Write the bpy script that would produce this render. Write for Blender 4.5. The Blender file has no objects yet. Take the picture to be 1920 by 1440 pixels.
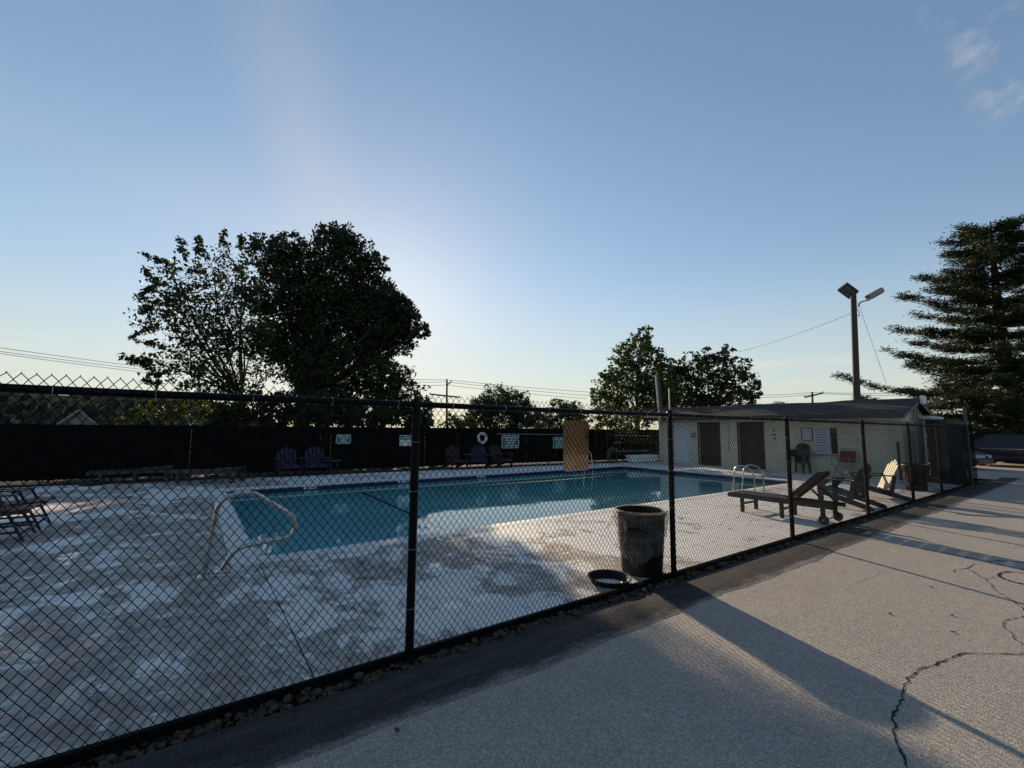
import bpy, math, random
import numpy as np
from mathutils import Vector, Matrix

random.seed(7)
RNG = np.random.default_rng(11)
SC = bpy.context.scene
COL = SC.collection
R = math.radians

# ------------------------------------------------------------------ camera
EYE = np.array([0.0, 0.0, 1.6])
FPX, PITCH, ROLL, YAW = 832.2, 0.10068, 0.00834, 0.61991   # focal length in photo pixels (1920 wide)
_fw = np.array([math.sin(YAW)*math.cos(PITCH), math.cos(YAW)*math.cos(PITCH), math.sin(PITCH)])
_r0 = np.array([math.cos(YAW), -math.sin(YAW), 0.0])
_u0 = np.cross(_r0, _fw)
_rt = math.cos(ROLL)*_r0 + math.sin(ROLL)*_u0
_up = -math.sin(ROLL)*_r0 + math.cos(ROLL)*_u0
cam_data = bpy.data.cameras.new('camera')
cam_data.sensor_width = 36.0
cam_data.lens = FPX/1920*36.0
cam_data.clip_start = 0.05
cam_data.clip_end = 4000.0
cam = bpy.data.objects.new('camera', cam_data)
COL.objects.link(cam)
_m = Matrix.Identity(4)
for i in range(3):
    _m[i][0], _m[i][1], _m[i][2], _m[i][3] = _rt[i], _up[i], -_fw[i], EYE[i]
cam.matrix_world = _m
SC.camera = cam

# ------------------------------------------------------------------ sky, sun, exposure
SUN_AZ, SUN_EL = 19.0, 16.3          # azimuth from +Y towards +X
SKY_STRENGTH = 0.072
SUN_STRENGTH = 2.7
EXPOSURE = 1.45
world = bpy.data.worlds.new('World')
SC.world = world
world.use_nodes = True
wn, wl = world.node_tree.nodes, world.node_tree.links
wn.clear()
w_out = wn.new('ShaderNodeOutputWorld')
w_bg = wn.new('ShaderNodeBackground')
w_bg.inputs['Strength'].default_value = SKY_STRENGTH
sky = wn.new('ShaderNodeTexSky')
sky.sky_type = 'NISHITA'
sky.sun_disc = False
sky.sun_elevation = R(SUN_EL)
sky.sun_rotation = R(SUN_AZ)
sky.altitude = 100
sky.air_density = 1.0
sky.dust_density = 0.15
sky.ozone_density = 1.5
# thin clouds by direction: low banks over the horizon, wisps higher up
tc = wn.new('ShaderNodeTexCoord')
sep = wn.new('ShaderNodeSeparateXYZ')
wl.new(tc.outputs['Generated'], sep.inputs[0])
mp = wn.new('ShaderNodeMapping')
mp.inputs['Scale'].default_value = (2.4, 2.4, 16.0)
wl.new(tc.outputs['Generated'], mp.inputs[0])
nz = wn.new('ShaderNodeTexNoise')
nz.inputs['Scale'].default_value = 2.2
nz.inputs['Detail'].default_value = 7
nz.inputs['Roughness'].default_value = 0.55
wl.new(mp.outputs[0], nz.inputs['Vector'])
rmp = wn.new('ShaderNodeValToRGB')
rmp.color_ramp.elements[0].position = 0.53
rmp.color_ramp.elements[0].color = (0, 0, 0, 1)
rmp.color_ramp.elements[1].position = 0.72
rmp.color_ramp.elements[1].color = (1, 1, 1, 1)
wl.new(nz.outputs['Fac'], rmp.inputs[0])
low = wn.new('ShaderNodeValToRGB')          # only between 3 and 10 degrees up
for p_, v_ in ((0.05, 0.0), (0.075, 1.0), (0.11, 0.8), (0.17, 0.0)):
    e = low.color_ramp.elements.new(p_)
    e.color = (v_, v_, v_, 1)
low.color_ramp.elements[0].color = (0, 0, 0, 1)
low.color_ramp.elements[-1].color = (0, 0, 0, 1)
wl.new(sep.outputs['Z'], low.inputs[0])
mlow = wn.new('ShaderNodeMath'); mlow.operation = 'MULTIPLY'
wl.new(rmp.outputs[0], mlow.inputs[0]); wl.new(low.outputs[0], mlow.inputs[1])
mp2 = wn.new('ShaderNodeMapping')
mp2.inputs['Rotation'].default_value = (0.5, 0.3, 0.9)
mp2.inputs['Scale'].default_value = (1.2, 4.5, 3.0)
wl.new(tc.outputs['Generated'], mp2.inputs[0])
nz2 = wn.new('ShaderNodeTexNoise')
nz2.inputs['Scale'].default_value = 1.6
nz2.inputs['Detail'].default_value = 8
nz2.inputs['Roughness'].default_value = 0.6
nz2.inputs['Distortion'].default_value = 0.4
wl.new(mp2.outputs[0], nz2.inputs['Vector'])
rmp2 = wn.new('ShaderNodeValToRGB')
rmp2.color_ramp.elements[0].position = 0.68
rmp2.color_ramp.elements[0].color = (0, 0, 0, 1)
rmp2.color_ramp.elements[1].position = 0.80
rmp2.color_ramp.elements[1].color = (0.5, 0.5, 0.5, 1)
wl.new(nz2.outputs['Fac'], rmp2.inputs[0])
mx = wn.new('ShaderNodeMath'); mx.operation = 'MAXIMUM'
wl.new(mlow.outputs[0], mx.inputs[0]); wl.new(rmp2.outputs[0], mx.inputs[1])
gain = wn.new('ShaderNodeMath'); gain.operation = 'MULTIPLY'
gain.inputs[1].default_value = 0.40
wl.new(mx.outputs[0], gain.inputs[0])
cl = wn.new('ShaderNodeMixRGB'); cl.blend_type = 'MIX'
cl.inputs['Color2'].default_value = (4.6, 4.3, 3.9, 1)
wl.new(gain.outputs[0], cl.inputs['Fac'])
# haze veil: the glow round the sun rolls off towards an even brightness
k1 = wn.new('ShaderNodeVectorMath'); k1.operation = 'MULTIPLY_ADD'
k1.inputs[1].default_value = (0.10, 0.10, 0.10); k1.inputs[2].default_value = (1.0, 1.0, 1.0)
wl.new(sky.outputs[0], k1.inputs[0])
k3 = wn.new('ShaderNodeVectorMath'); k3.operation = 'DIVIDE'
wl.new(sky.outputs[0], k3.inputs[0]); wl.new(k1.outputs[0], k3.inputs[1])
bw = wn.new('ShaderNodeRGBToBW'); wl.new(sky.outputs[0], bw.inputs[0])
k4 = wn.new('ShaderNodeMath'); k4.operation = 'MULTIPLY_ADD'; k4.inputs[1].default_value = 0.10; k4.inputs[2].default_value = 1.0
wl.new(bw.outputs[0], k4.inputs[0])
k5 = wn.new('ShaderNodeVectorMath'); k5.operation = 'DIVIDE'
wl.new(sky.outputs[0], k5.inputs[0]); wl.new(k4.outputs[0], k5.inputs[1])
k6 = wn.new('ShaderNodeMixRGB'); k6.inputs[0].default_value = 0.5
wl.new(k3.outputs[0], k6.inputs[1]); wl.new(k5.outputs[0], k6.inputs[2])
wl.new(k6.outputs[0], cl.inputs['Color1'])
def pdir(px, py):
    d = FPX*_fw + (px-960)*_rt + (720-py)*_up
    return d/np.linalg.norm(d)
def vdot(v):
    q = wn.new('ShaderNodeVectorMath'); q.operation = 'DOT_PRODUCT'
    q.inputs[1].default_value = tuple(float(c) for c in v)
    wl.new(tc.outputs['Generated'], q.inputs[0]); return q.outputs['Value']
def wmath(op, a, b_):
    q = wn.new('ShaderNodeMath'); q.operation = op
    for i_, v_ in ((0, a), (1, b_)):
        if isinstance(v_, (int, float)): q.inputs[i_].default_value = v_
        else: wl.new(v_, q.inputs[i_])
    return q.outputs[0]
def wmap(v, a, b_, c, d):
    q = wn.new('ShaderNodeMapRange'); q.interpolation_type = 'SMOOTHSTEP'
    for i_, x_ in enumerate((a, b_, c, d)): q.inputs[1+i_].default_value = x_
    wl.new(v, q.inputs[0]); return q.outputs[0]
soft = wn.new('ShaderNodeTexNoise'); soft.inputs['Scale'].default_value = 5.0; soft.inputs['Detail'].default_value = 5
wl.new(tc.outputs['Generated'], soft.inputs['Vector'])
cur = cl.outputs[0]
for a_, b2, wid, amt in (((500, -60), (610, 420), 0.12, 0.15), ((-150, 180), (430, 440), 0.16, 0.10)):
    da, db = pdir(*a_), pdir(*b2)
    nrm = np.cross(da, db); nrm /= np.linalg.norm(nrm)
    band = wmap(wmath('ABSOLUTE', vdot(nrm), 0.0), 0.0, wid, 1.0, 0.0)
    mid_ = da+db; mid_ /= np.linalg.norm(mid_)
    along = wmap(vdot(mid_), float(np.dot(mid_, da))-0.05, 0.995, 0.0, 1.0)
    f_ = wmath('MULTIPLY', wmath('MULTIPLY', wmath('MULTIPLY', band, along), soft.outputs['Fac']), amt*2)
    mm = wn.new('ShaderNodeMixRGB'); mm.inputs[2].default_value = (3.6, 3.6, 3.5, 1)
    wl.new(f_, mm.inputs[0]); wl.new(cur, mm.inputs[1]); cur = mm.outputs[0]
wn3 = wn.new('ShaderNodeTexNoise'); wn3.inputs['Scale'].default_value = 9.0; wn3.inputs['Detail'].default_value = 8; wn3.inputs['Roughness'].default_value = 0.62
mp3 = wn.new('ShaderNodeMapping'); mp3.inputs['Scale'].default_value = (1.6, 1.0, 0.9); mp3.inputs['Rotation'].default_value = (0.3, 0.5, 0.2)
wl.new(tc.outputs['Generated'], mp3.inputs[0]); wl.new(mp3.outputs[0], wn3.inputs['Vector'])
wisp = wmap(wn3.outputs['Fac'], 0.47, 0.68, 0.0, 1.0)
mask = None
for px_, py_, r_ in ((1905, 165, 0.035), (1850, 85, 0.035), (1800, 5, 0.03), (1910, 95, 0.02)):
    m_ = wmap(vdot(pdir(px_, py_)), math.cos(r_*1.6), math.cos(r_*0.2), 0.0, 1.0)
    mask = m_ if mask is None else wmath('MAXIMUM', mask, m_)
f_ = wmath('MULTIPLY', wmath('MULTIPLY', wisp, mask), 0.75)
mm = wn.new('ShaderNodeMixRGB'); mm.inputs[2].default_value = (2.6, 2.7, 2.9, 1)
wl.new(f_, mm.inputs[0]); wl.new(cur, mm.inputs[1]); cur = mm.outputs[0]
hz = wmap(sep.outputs['Z'], 0.0, 0.36, 0.62, 0.0)
mm = wn.new('ShaderNodeMixRGB'); mm.inputs[2].default_value = (3.35, 3.40, 2.95, 1)
wl.new(hz, mm.inputs[0]); wl.new(cur, mm.inputs[1]); cur = mm.outputs[0]
low_f = wmath('MULTIPLY', mlow.outputs[0], 0.55)
mm = wn.new('ShaderNodeMixRGB'); mm.inputs[2].default_value = (4.6, 4.3, 3.7, 1)
wl.new(low_f, mm.inputs[0]); wl.new(cur, mm.inputs[1]); cur = mm.outputs[0]
wl.new(cur, w_bg.inputs['Color'])
wl.new(w_bg.outputs[0], w_out.inputs['Surface'])

sun_data = bpy.data.lights.new('sun', 'SUN')
sun_data.energy = SUN_STRENGTH
sun_data.angle = R(0.53)
sun_data.color = (1.0, 0.80, 0.56)
sun = bpy.data.objects.new('sun', sun_data)
COL.objects.link(sun)
SUN_DIR = Vector((math.sin(R(SUN_AZ))*math.cos(R(SUN_EL)), math.cos(R(SUN_AZ))*math.cos(R(SUN_EL)), math.sin(R(SUN_EL))))
sun.rotation_euler = SUN_DIR.to_track_quat('Z', 'Y').to_euler()
sun.location = (10, 40, 30)

SC.view_settings.view_transform = 'Standard'
SC.view_settings.look = 'None'
SC.view_settings.gamma = 1.0
SC.view_settings.exposure = EXPOSURE
SC.view_settings.use_curve_mapping = False
SC.render.engine = 'CYCLES'
SC.cycles.use_denoising = True
SC.cycles.max_bounces = 8
SC.cycles.diffuse_bounces = 3
SC.cycles.glossy_bounces = 4
SC.cycles.transmission_bounces = 6
SC.cycles.sample_clamp_indirect = 4.0

# ------------------------------------------------------------------ helpers
def ray(px, py):
    return FPX*_fw + (px-960)*_rt + (720-py)*_up
def at(px, py, D):
    """point at horizontal distance D along the sight line of a photo pixel"""
    d = ray(px, py)
    return EYE + d/math.hypot(d[0], d[1])*D
def gnd(px, py, z=0.0):
    d = ray(px, py)
    return EYE + d*((z-EYE[2])/d[2])

class MB:
    def __init__(s):
        s.v, s.f, s.sm = [], [], []
    def add(s, verts, faces, smooth=False):
        o = len(s.v)
        s.v.extend([tuple(map(float, q)) for q in verts])
        s.f.extend([tuple(i+o for i in q) for q in faces])
        s.sm.extend([smooth]*len(faces))
        return s
    def box(s, c, size, rot=None, ch=0.0):
        hx, hy, hz = size[0]/2, size[1]/2, size[2]/2
        if ch <= 0:
            vs = [Vector((x*hx, y*hy, z*hz)) for x in (-1, 1) for y in (-1, 1) for z in (-1, 1)]
            fs = [(0,1,3,2),(4,6,7,5),(0,4,5,1),(2,3,7,6),(0,2,6,4),(1,5,7,3)]
        else:       # chamfered along the two long sides of its largest axis
            ax = max(range(3), key=lambda k: size[k])
            o1, o2 = [k for k in range(3) if k != ax]
            h = (hx, hy, hz); prof = []
            for a, b in ((1,1),(-1,1),(-1,-1),(1,-1)):
                pts = [(a*h[o1], b*(h[o2]-ch)), (a*(h[o1]-ch), b*h[o2])]
                if a*b < 0: pts.reverse()
                prof += pts
            vs = []
            for sgn in (-1, 1):
                for p in prof:
                    q = [0, 0, 0]; q[ax] = sgn*h[ax]; q[o1], q[o2] = p
                    vs.append(Vector(q))
            n = len(prof)
            fs = [(i, (i+1) % n, (i+1) % n+n, i+n) for i in range(n)]
            fs += [tuple(range(n-1, -1, -1)), tuple(range(n, 2*n))]
        if rot is not None:
            vs = [rot @ q for q in vs]
        c = Vector(c)
        return s.add([q+c for q in vs], fs)
    def bar(s, a, b, w, t, upv=(0, 0, 1), ch=0.0):
        """a board from a to b, w wide across, t thick towards upv"""
        a, b = Vector(a), Vector(b)
        d = b-a; L = d.length; d.normalize()
        u = Vector(upv); x = d.cross(u)
        if x.length < 1e-5: x = d.cross(Vector((1, 0, 0)))
        x.normalize(); u = x.cross(d)
        rot = Matrix((x, d, u)).transposed()
        return s.box((a+b)/2, (w, L, t), rot, ch)
    def tube(s, pts, r, n=8, closed=False, cap=True):
        P = [Vector(p) for p in pts]; m = len(P)
        rr = r if hasattr(r, '__len__') else [r]*m
        vs, fs = [], []
        prev = None
        for i in range(m):
            if closed: t = P[(i+1) % m]-P[i-1]
            else: t = P[min(i+1, m-1)]-P[max(i-1, 0)]
            t.normalize()
            if prev is None:
                a = t.cross(Vector((0, 0, 1)))
                if a.length < 1e-3: a = t.cross(Vector((1, 0, 0)))
            else:
                a = prev - t*prev.dot(t)
            a.normalize(); prev = a
            b = t.cross(a)
            for k in range(n):
                an = 2*math.pi*k/n
                vs.append(P[i]+(a*math.cos(an)+b*math.sin(an))*rr[i])
        for i in range(m if closed else m-1):
            j = (i+1) % m
            for k in range(n):
                l = (k+1) % n
                fs.append((i*n+k, i*n+l, j*n+l, j*n+k))
        s.add(vs, fs, True)
        if cap and not closed:
            s.add(vs[:n], [tuple(range(n-1, -1, -1))]); s.add(vs[-n:], [tuple(range(n))])
        return s
    def lathe(s, prof, n=24, c=(0, 0, 0), cap_top=False, cap_bot=False):
        vs = [(c[0]+r*math.cos(2*math.pi*k/n), c[1]+r*math.sin(2*math.pi*k/n), c[2]+z) for r, z in prof for k in range(n)]
        fs = [(i*n+k, i*n+(k+1) % n, (i+1)*n+(k+1) % n, (i+1)*n+k) for i in range(len(prof)-1) for k in range(n)]
        s.add(vs, fs, True)
        if cap_top: s.add(vs[-n:], [tuple(range(n))])
        if cap_bot: s.add(vs[:n], [tuple(range(n-1, -1, -1))])
        return s
    def prism(s, poly, vec):
        n = len(poly); P = [Vector(q) for q in poly]; v = Vector(vec)
        return s.add(P+[q+v for q in P], [tuple(range(n-1, -1, -1)), tuple(range(n, 2*n))]+[(i, (i+1) % n, (i+1) % n+n, i+n) for i in range(n)])
    def mesh(s, name, material, sharp=40):
        me = bpy.data.meshes.new(name)
        me.from_pydata(s.v, [], s.f)
        me.polygons.foreach_set('use_smooth', s.sm)
        me.update()
        if any(s.sm): me.set_sharp_from_angle(angle=R(sharp))
        if material is not None: me.materials.append(material)
        return me
    def build(s, name, material, parent=None, sharp=40, **props):
        return link(name, s.mesh(name, material, sharp), parent, **props)

def link(name, data, parent=None, loc=None, **props):
    o = bpy.data.objects.new(name, data)
    COL.objects.link(o)
    if parent is not None: o.parent = parent
    if loc is not None: o.location = loc
    for k, v in props.items(): o[k] = v
    return o
def empty(name, loc, rz, label, category, group=None, rx=0.0, ry=0.0):
    o = link(name, None, None, loc)
    o.rotation_euler = (rx, ry, rz)
    o['label'] = label; o['category'] = category
    if group: o['group'] = group
    return o
def tag(o, label, category, group=None):
    o['label'] = label; o['category'] = category
    if group: o['group'] = group
    return o
def copy_tree(root, loc, rz, label, group=None, rx=None, ry=None):
    def rec(o, parent):
        c = o.copy(); COL.objects.link(c); c.parent = parent
        for ch in o.children: rec(ch, c)
        return c
    c = rec(root, None)
    c.location = loc; c.rotation_euler = (rx or 0.0, ry or 0.0, rz)
    c['label'] = label
    if group: c['group'] = group
    return c
def np_mesh(name, verts, faces_idx, nper, material, smooth=False):
    """large mesh from numpy arrays, all faces with nper corners"""
    me = bpy.data.meshes.new(name)
    nf = len(faces_idx)
    me.vertices.add(len(verts)); me.vertices.foreach_set('co', np.asarray(verts, dtype=np.float32).ravel())
    me.loops.add(nf*nper); me.loops.foreach_set('vertex_index', np.asarray(faces_idx, dtype=np.int32).ravel())
    me.polygons.add(nf)
    me.polygons.foreach_set('loop_start', np.arange(nf, dtype=np.int32)*nper)
    me.polygons.foreach_set('use_smooth', np.full(nf, smooth))
    me.update(calc_edges=True)
    me.validate()
    me.materials.append(material)
    return me

# ------------------------------------------------------------------ materials
def new_mat(name):
    m = bpy.data.materials.new(name); m.use_nodes = True
    nt = m.node_tree
    b = nt.nodes['Principled BSDF']
    return m, nt.nodes, nt.links, b
def tex_noise(n, l, vec, scale, detail=4, rough=0.55, dist=0.0):
    t = n.new('ShaderNodeTexNoise')
    t.inputs['Scale'].default_value = scale; t.inputs['Detail'].default_value = detail
    t.inputs['Roughness'].default_value = rough; t.inputs['Distortion'].default_value = dist
    if vec is not None: l.new(vec, t.inputs['Vector'])
    return t.outputs['Fac']
def ramp(n, l, fac, stops):
    r = n.new('ShaderNodeValToRGB')
    els = r.color_ramp.elements
    while len(els) < len(stops): els.new(0.5)
    for e, (p, c) in zip(els, stops):
        e.position = p
        e.color = (c, c, c, 1) if not hasattr(c, '__len__') else (*c, 1)
    l.new(fac, r.inputs[0])
    return r.outputs[0]
def mixc(n, l, fac, a, b, mode='MIX'):
    m = n.new('ShaderNodeMixRGB'); m.blend_type = mode
    for i, q in ((0, fac), (1, a), (2, b)):
        if isinstance(q, (int, float)): m.inputs[i].default_value = q
        elif isinstance(q, tuple): m.inputs[i].default_value = (*q, 1)
        else: l.new(q, m.inputs[i])
    return m.outputs[0]
def math_(n, l, op, a, b):
    m = n.new('ShaderNodeMath'); m.operation = op
    for i, q in ((0, a), (1, b)):
        if isinstance(q, (int, float)): m.inputs[i].default_value = q
        else: l.new(q, m.inputs[i])
    return m.outputs[0]
def bump(n, l, b, height, strength, dist=0.01):
    u = n.new('ShaderNodeBump'); u.inputs['Strength'].default_value = strength; u.inputs['Distance'].default_value = dist
    l.new(height, u.inputs['Height']); l.new(u.outputs[0], b.inputs['Normal'])
def wpos(n):
    return n.new('ShaderNodeNewGeometry').outputs['Position']
def opos(n):
    return n.new('ShaderNodeTexCoord').outputs['Object']
def simple(name, col, rough=0.6, metal=0.0, var=0.25, scale=6.0, bmp=0.15, bscale=60.0, spec=0.5, world=False, stretch=None):
    m, n, l, b = new_mat(name)
    vec = wpos(n) if world else opos(n)
    if stretch:
        mp = n.new('ShaderNodeMapping'); mp.inputs['Scale'].default_value = stretch
        l.new(vec, mp.inputs[0]); vec = mp.outputs[0]
    f = tex_noise(n, l, vec, scale, 5)
    lo = tuple(c*(1-var) for c in col); hi = tuple(min(1, c*(1+var)) for c in col)
    c = ramp(n, l, f, [(0.3, lo), (0.7, hi)])
    oi = n.new('ShaderNodeObjectInfo')
    c2 = mixc(n, l, math_(n, l, 'MULTIPLY', oi.outputs['Random'], 0.35*var), c, tuple(q*0.5 for q in col))
    l.new(c2, b.inputs['Base Color'])
    b.inputs['Metallic'].default_value = metal
    b.inputs['Specular IOR Level'].default_value = spec
    rr = ramp(n, l, tex_noise(n, l, vec, scale*2.3, 3), [(0.3, max(0.02, rough-0.1)), (0.7, min(1, rough+0.1))])
    l.new(rr, b.inputs['Roughness'])
    if bmp > 0: bump(n, l, b, tex_noise(n, l, vec, bscale, 3), bmp, 0.004)
    return m

def asphalt_mat(name, base, warm, dark_patch):
    m, n, l, b = new_mat(name)
    p = wpos(n)
    v = n.new('ShaderNodeTexVoronoi'); v.inputs['Scale'].default_value = 120.0
    l.new(p, v.inputs['Vector'])
    agg = ramp(n, l, v.outputs['Color'], [(0.15, 0.62), (0.55, 1.0), (0.9, 1.5)])
    big = tex_noise(n, l, p, 0.55, 5, 0.6)
    oil = ramp(n, l, tex_noise(n, l, p, 1.3, 5, 0.6), [(0.66, 0.0), (0.74, 0.5)])
    mid = tex_noise(n, l, p, 3.2, 5, 0.6)
    c0 = ramp(n, l, big, [(0.3, base), (0.7, warm)])
    c1 = mixc(n, l, ramp(n, l, mid, [(0.42, 0.0), (0.75, 0.45)]), c0, dark_patch)
    c1 = mixc(n, l, oil, c1, tuple(q*0.45 for q in base))
    c2 = mixc(n, l, 0.8, c1, agg, 'MULTIPLY')
    fine = ramp(n, l, tex_noise(n, l, p, 260, 2), [(0.3, 0.6), (0.7, 1.4)])
    c3 = mixc(n, l, 0.7, c2, fine, 'MULTIPLY')
    l.new(c3, b.inputs['Base Color'])
    b.inputs['Roughness'].default_value = 0.85
    b.inputs['Specular IOR Level'].default_value = 0.3
    h = math_(n, l, 'ADD', v.outputs['Distance'], math_(n, l, 'MULTIPLY', tex_noise(n, l, p, 70, 4), 0.8))
    bump(n, l, b, h, 0.30, 0.005)
    return m

def berm_mat():
    """dark patching asphalt that thins out raggedly over the old surface"""
    m, n, l, b = new_mat('patching_asphalt')
    p = wpos(n)
    sx = n.new('ShaderNodeSeparateXYZ'); l.new(p, sx.inputs[0])
    mp = n.new('ShaderNodeMapping'); mp.inputs['Scale'].default_value = (0.7, 4.5, 1.0)
    l.new(p, mp.inputs[0])
    streak = tex_noise(n, l, mp.outputs[0], 2.2, 7, 0.7, 0.3)
    rag = tex_noise(n, l, p, 5.0, 7, 0.7)
    edge = math_(n, l, 'ADD', sx.outputs['Y'], math_(n, l, 'ADD', math_(n, l, 'MULTIPLY', streak, 0.42), math_(n, l, 'MULTIPLY', rag, 0.22)))
    mix = ramp(n, l, math_(n, l, 'SUBTRACT', edge, 2.5), [(0.20, 0.0), (0.38, 1.0)])
    v = n.new('ShaderNodeTexVoronoi'); v.inputs['Scale'].default_value = 120.0; l.new(p, v.inputs['Vector'])
    agg = ramp(n, l, v.outputs['Color'], [(0.15, 0.6), (0.55, 1.0), (0.9, 1.7)])
    dark = ramp(n, l, streak, [(0.35, (0.026, 0.025, 0.026)), (0.65, (0.060, 0.055, 0.050))])
    c = mixc(n, l, mix, (0.300, 0.264, 0.226), dark)
    c = mixc(n, l, 0.8, c, agg, 'MULTIPLY')
    l.new(c, b.inputs['Base Color']); b.inputs['Roughness'].default_value = 0.88; b.inputs['Specular IOR Level'].default_value = 0.2
    bump(n, l, b, math_(n, l, 'ADD', v.outputs['Distance'], math_(n, l, 'MULTIPLY', rag, 1.2)), 0.4, 0.006)
    return m

def deck_mat():
    """painted concrete, coat worn through in patches, damp glossy spots"""
    m, n, l, b = new_mat('worn_painted_concrete')
    p = wpos(n)
    mp = n.new('ShaderNodeMapping'); mp.inputs['Scale'].default_value = (1.25, 1.0, 1.0)
    l.new(p, mp.inputs[0]); q = mp.outputs[0]
    big = tex_noise(n, l, q, 0.42, 3, 0.5, 0.4)
    med = tex_noise(n, l, q, 1.5, 10, 0.74, 0.7)
    fine = tex_noise(n, l, p, 42, 4, 0.6)
    flake = tex_noise(n, l, p, 6.5, 9, 0.72, 0.5)
    # the coat is worn near the shallow end and sound at the right hand end of the pool
    sx = n.new('ShaderNodeSeparateXYZ'); l.new(p, sx.inputs[0])
    zone = ramp(n, l, math_(n, l, 'MULTIPLY', math_(n, l, 'ADD', sx.outputs['X'], 6.0), 1/14.0), [(0.25, 0.06), (0.45, 0.10), (0.66, 0.07), (0.80, 0.0)])
    w = math_(n, l, 'ADD', math_(n, l, 'ADD', math_(n, l, 'MULTIPLY', big, 0.45), math_(n, l, 'MULTIPLY', med, 0.55)), zone)
    worn = ramp(n, l, w, [(0.552, 0.0), (0.568, 0.8), (0.62, 1.0)])
    paint = ramp(n, l, tex_noise(n, l, p, 3.1, 8, 0.75), [(0.3, (0.63, 0.61, 0.575)), (0.7, (0.76, 0.74, 0.70))])
    bare = ramp(n, l, tex_noise(n, l, p, 5.0, 8, 0.75), [(0.38, (0.135, 0.100, 0.078)), (0.5, (0.25, 0.205, 0.168)), (0.64, (0.44, 0.40, 0.355))])
    c = mixc(n, l, math_(n, l, 'MULTIPLY', worn, 0.85), paint, bare)
    # flakes of white coat left standing in the worn parts
    fl = math_(n, l, 'MULTIPLY', ramp(n, l, flake, [(0.60, 0.0), (0.63, 0.8)]), worn)
    c = mixc(n, l, fl, c, (0.80, 0.79, 0.76))
    grime = ramp(n, l, fine, [(0.3, 0.80), (0.65, 1.06)])
    c = mixc(n, l, 0.8, c, grime, 'MULTIPLY')
    spots = ramp(n, l, tex_noise(n, l, q, 3.4, 6, 0.62, 0.4), [(0.66, 0.0), (0.69, 0.8)])
    c = mixc(n, l, spots, c, (0.115, 0.088, 0.068))
    hair = n.new('ShaderNodeTexVoronoi'); hair.feature = 'DISTANCE_TO_EDGE'; hair.inputs['Scale'].default_value = 0.55
    wv = n.new('ShaderNodeVectorMath'); wv.operation = 'MULTIPLY_ADD'
    wc = n.new('ShaderNodeTexNoise'); wc.inputs['Scale'].default_value = 2.5; wc.inputs['Detail'].default_value = 6; l.new(p, wc.inputs['Vector'])
    l.new(wc.outputs['Color'], wv.inputs[0]); wv.inputs[1].default_value = (0.5, 0.5, 0.0); l.new(p, wv.inputs[2])
    l.new(wv.outputs[0], hair.inputs['Vector'])
    hl_ = math_(n, l, 'MULTIPLY', ramp(n, l, hair.outputs['Distance'], [(0.0, 0.85), (0.006, 0.0)]), ramp(n, l, big, [(0.48, 0.0), (0.56, 1.0)]))
    c = mixc(n, l, hl_, c, (0.07, 0.06, 0.05))
    # dried tide marks round old puddles
    tn = tex_noise(n, l, q, 1.15, 2, 0.4, 0.2)
    ring = ramp(n, l, tn, [(0.545, 0.0), (0.556, 0.7), (0.562, 0.0), (0.60, 0.0), (0.609, 0.6), (0.614, 0.0)])
    c = mixc(n, l, math_(n, l, 'MULTIPLY', ring, ramp(n, l, med, [(0.42, 0.0), (0.55, 1.0)])), c, (0.17, 0.135, 0.11))
    # damp spots and thin puddles
    damp_n = tex_noise(n, l, q, 2.6, 5, 0.55, 0.3)
    damp = ramp(n, l, math_(n, l, 'ADD', damp_n, math_(n, l, 'MULTIPLY', zone, 0.55)), [(0.655, 0.0), (0.675, 1.0)])
    c = mixc(n, l, math_(n, l, 'MULTIPLY', damp, 0.30), c, (0.12, 0.11, 0.10))
    l.new(c, b.inputs['Base Color'])
    r0 = mixc(n, l, worn, (0.60, 0.60, 0.60), (0.8, 0.8, 0.8))
    r1 = mixc(n, l, damp, r0, (0.12, 0.12, 0.12))
    l.new(r1, b.inputs['Roughness'])
    h = math_(n, l, 'ADD', math_(n, l, 'MULTIPLY', worn, -0.5), math_(n, l, 'MULTIPLY', fine, 0.35))
    h2 = math_(n, l, 'MULTIPLY', h, math_(n, l, 'SUBTRACT', 1.0, math_(n, l, 'MULTIPLY', damp, 0.85)))
    bump(n, l, b, h2, 0.5, 0.006)
    return m

def water_mat():
    m, n, l, b = new_mat('pool_water')
    n.remove(b)
    out = n['Material Output']
    p = wpos(n)
    h = math_(n, l, 'ADD', tex_noise(n, l, p, 1.6, 3, 0.5, 0.4), math_(n, l, 'MULTIPLY', tex_noise(n, l, p, 7.0, 2), 0.16))
    u = n.new('ShaderNodeBump'); u.inputs['Strength'].default_value = 0.045; u.inputs['Distance'].default_value = 0.05
    l.new(h, u.inputs['Height'])
    fr = n.new('ShaderNodeFresnel'); fr.inputs['IOR'].default_value = 1.45
    l.new(u.outputs[0], fr.inputs['Normal'])
    rf = n.new('ShaderNodeBsdfRefraction'); rf.inputs['IOR'].default_value = 1.333; rf.inputs['Roughness'].default_value = 0.0
    rf.inputs['Color'].default_value = (0.88, 0.98, 0.99, 1)
    gl = n.new('ShaderNodeBsdfGlossy'); gl.inputs['Roughness'].default_value = 0.0
    gl.inputs['Color'].default_value = (1, 1, 1, 1)
    l.new(u.outputs[0], rf.inputs['Normal']); l.new(u.outputs[0], gl.inputs['Normal'])
    mx = n.new('ShaderNodeMixShader')
    l.new(fr.outputs[0], mx.inputs[0]); l.new(rf.outputs[0], mx.inputs[1]); l.new(gl.outputs[0], mx.inputs[2])
    l.new(mx.outputs[0], out.inputs['Surface'])
    return m

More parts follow.
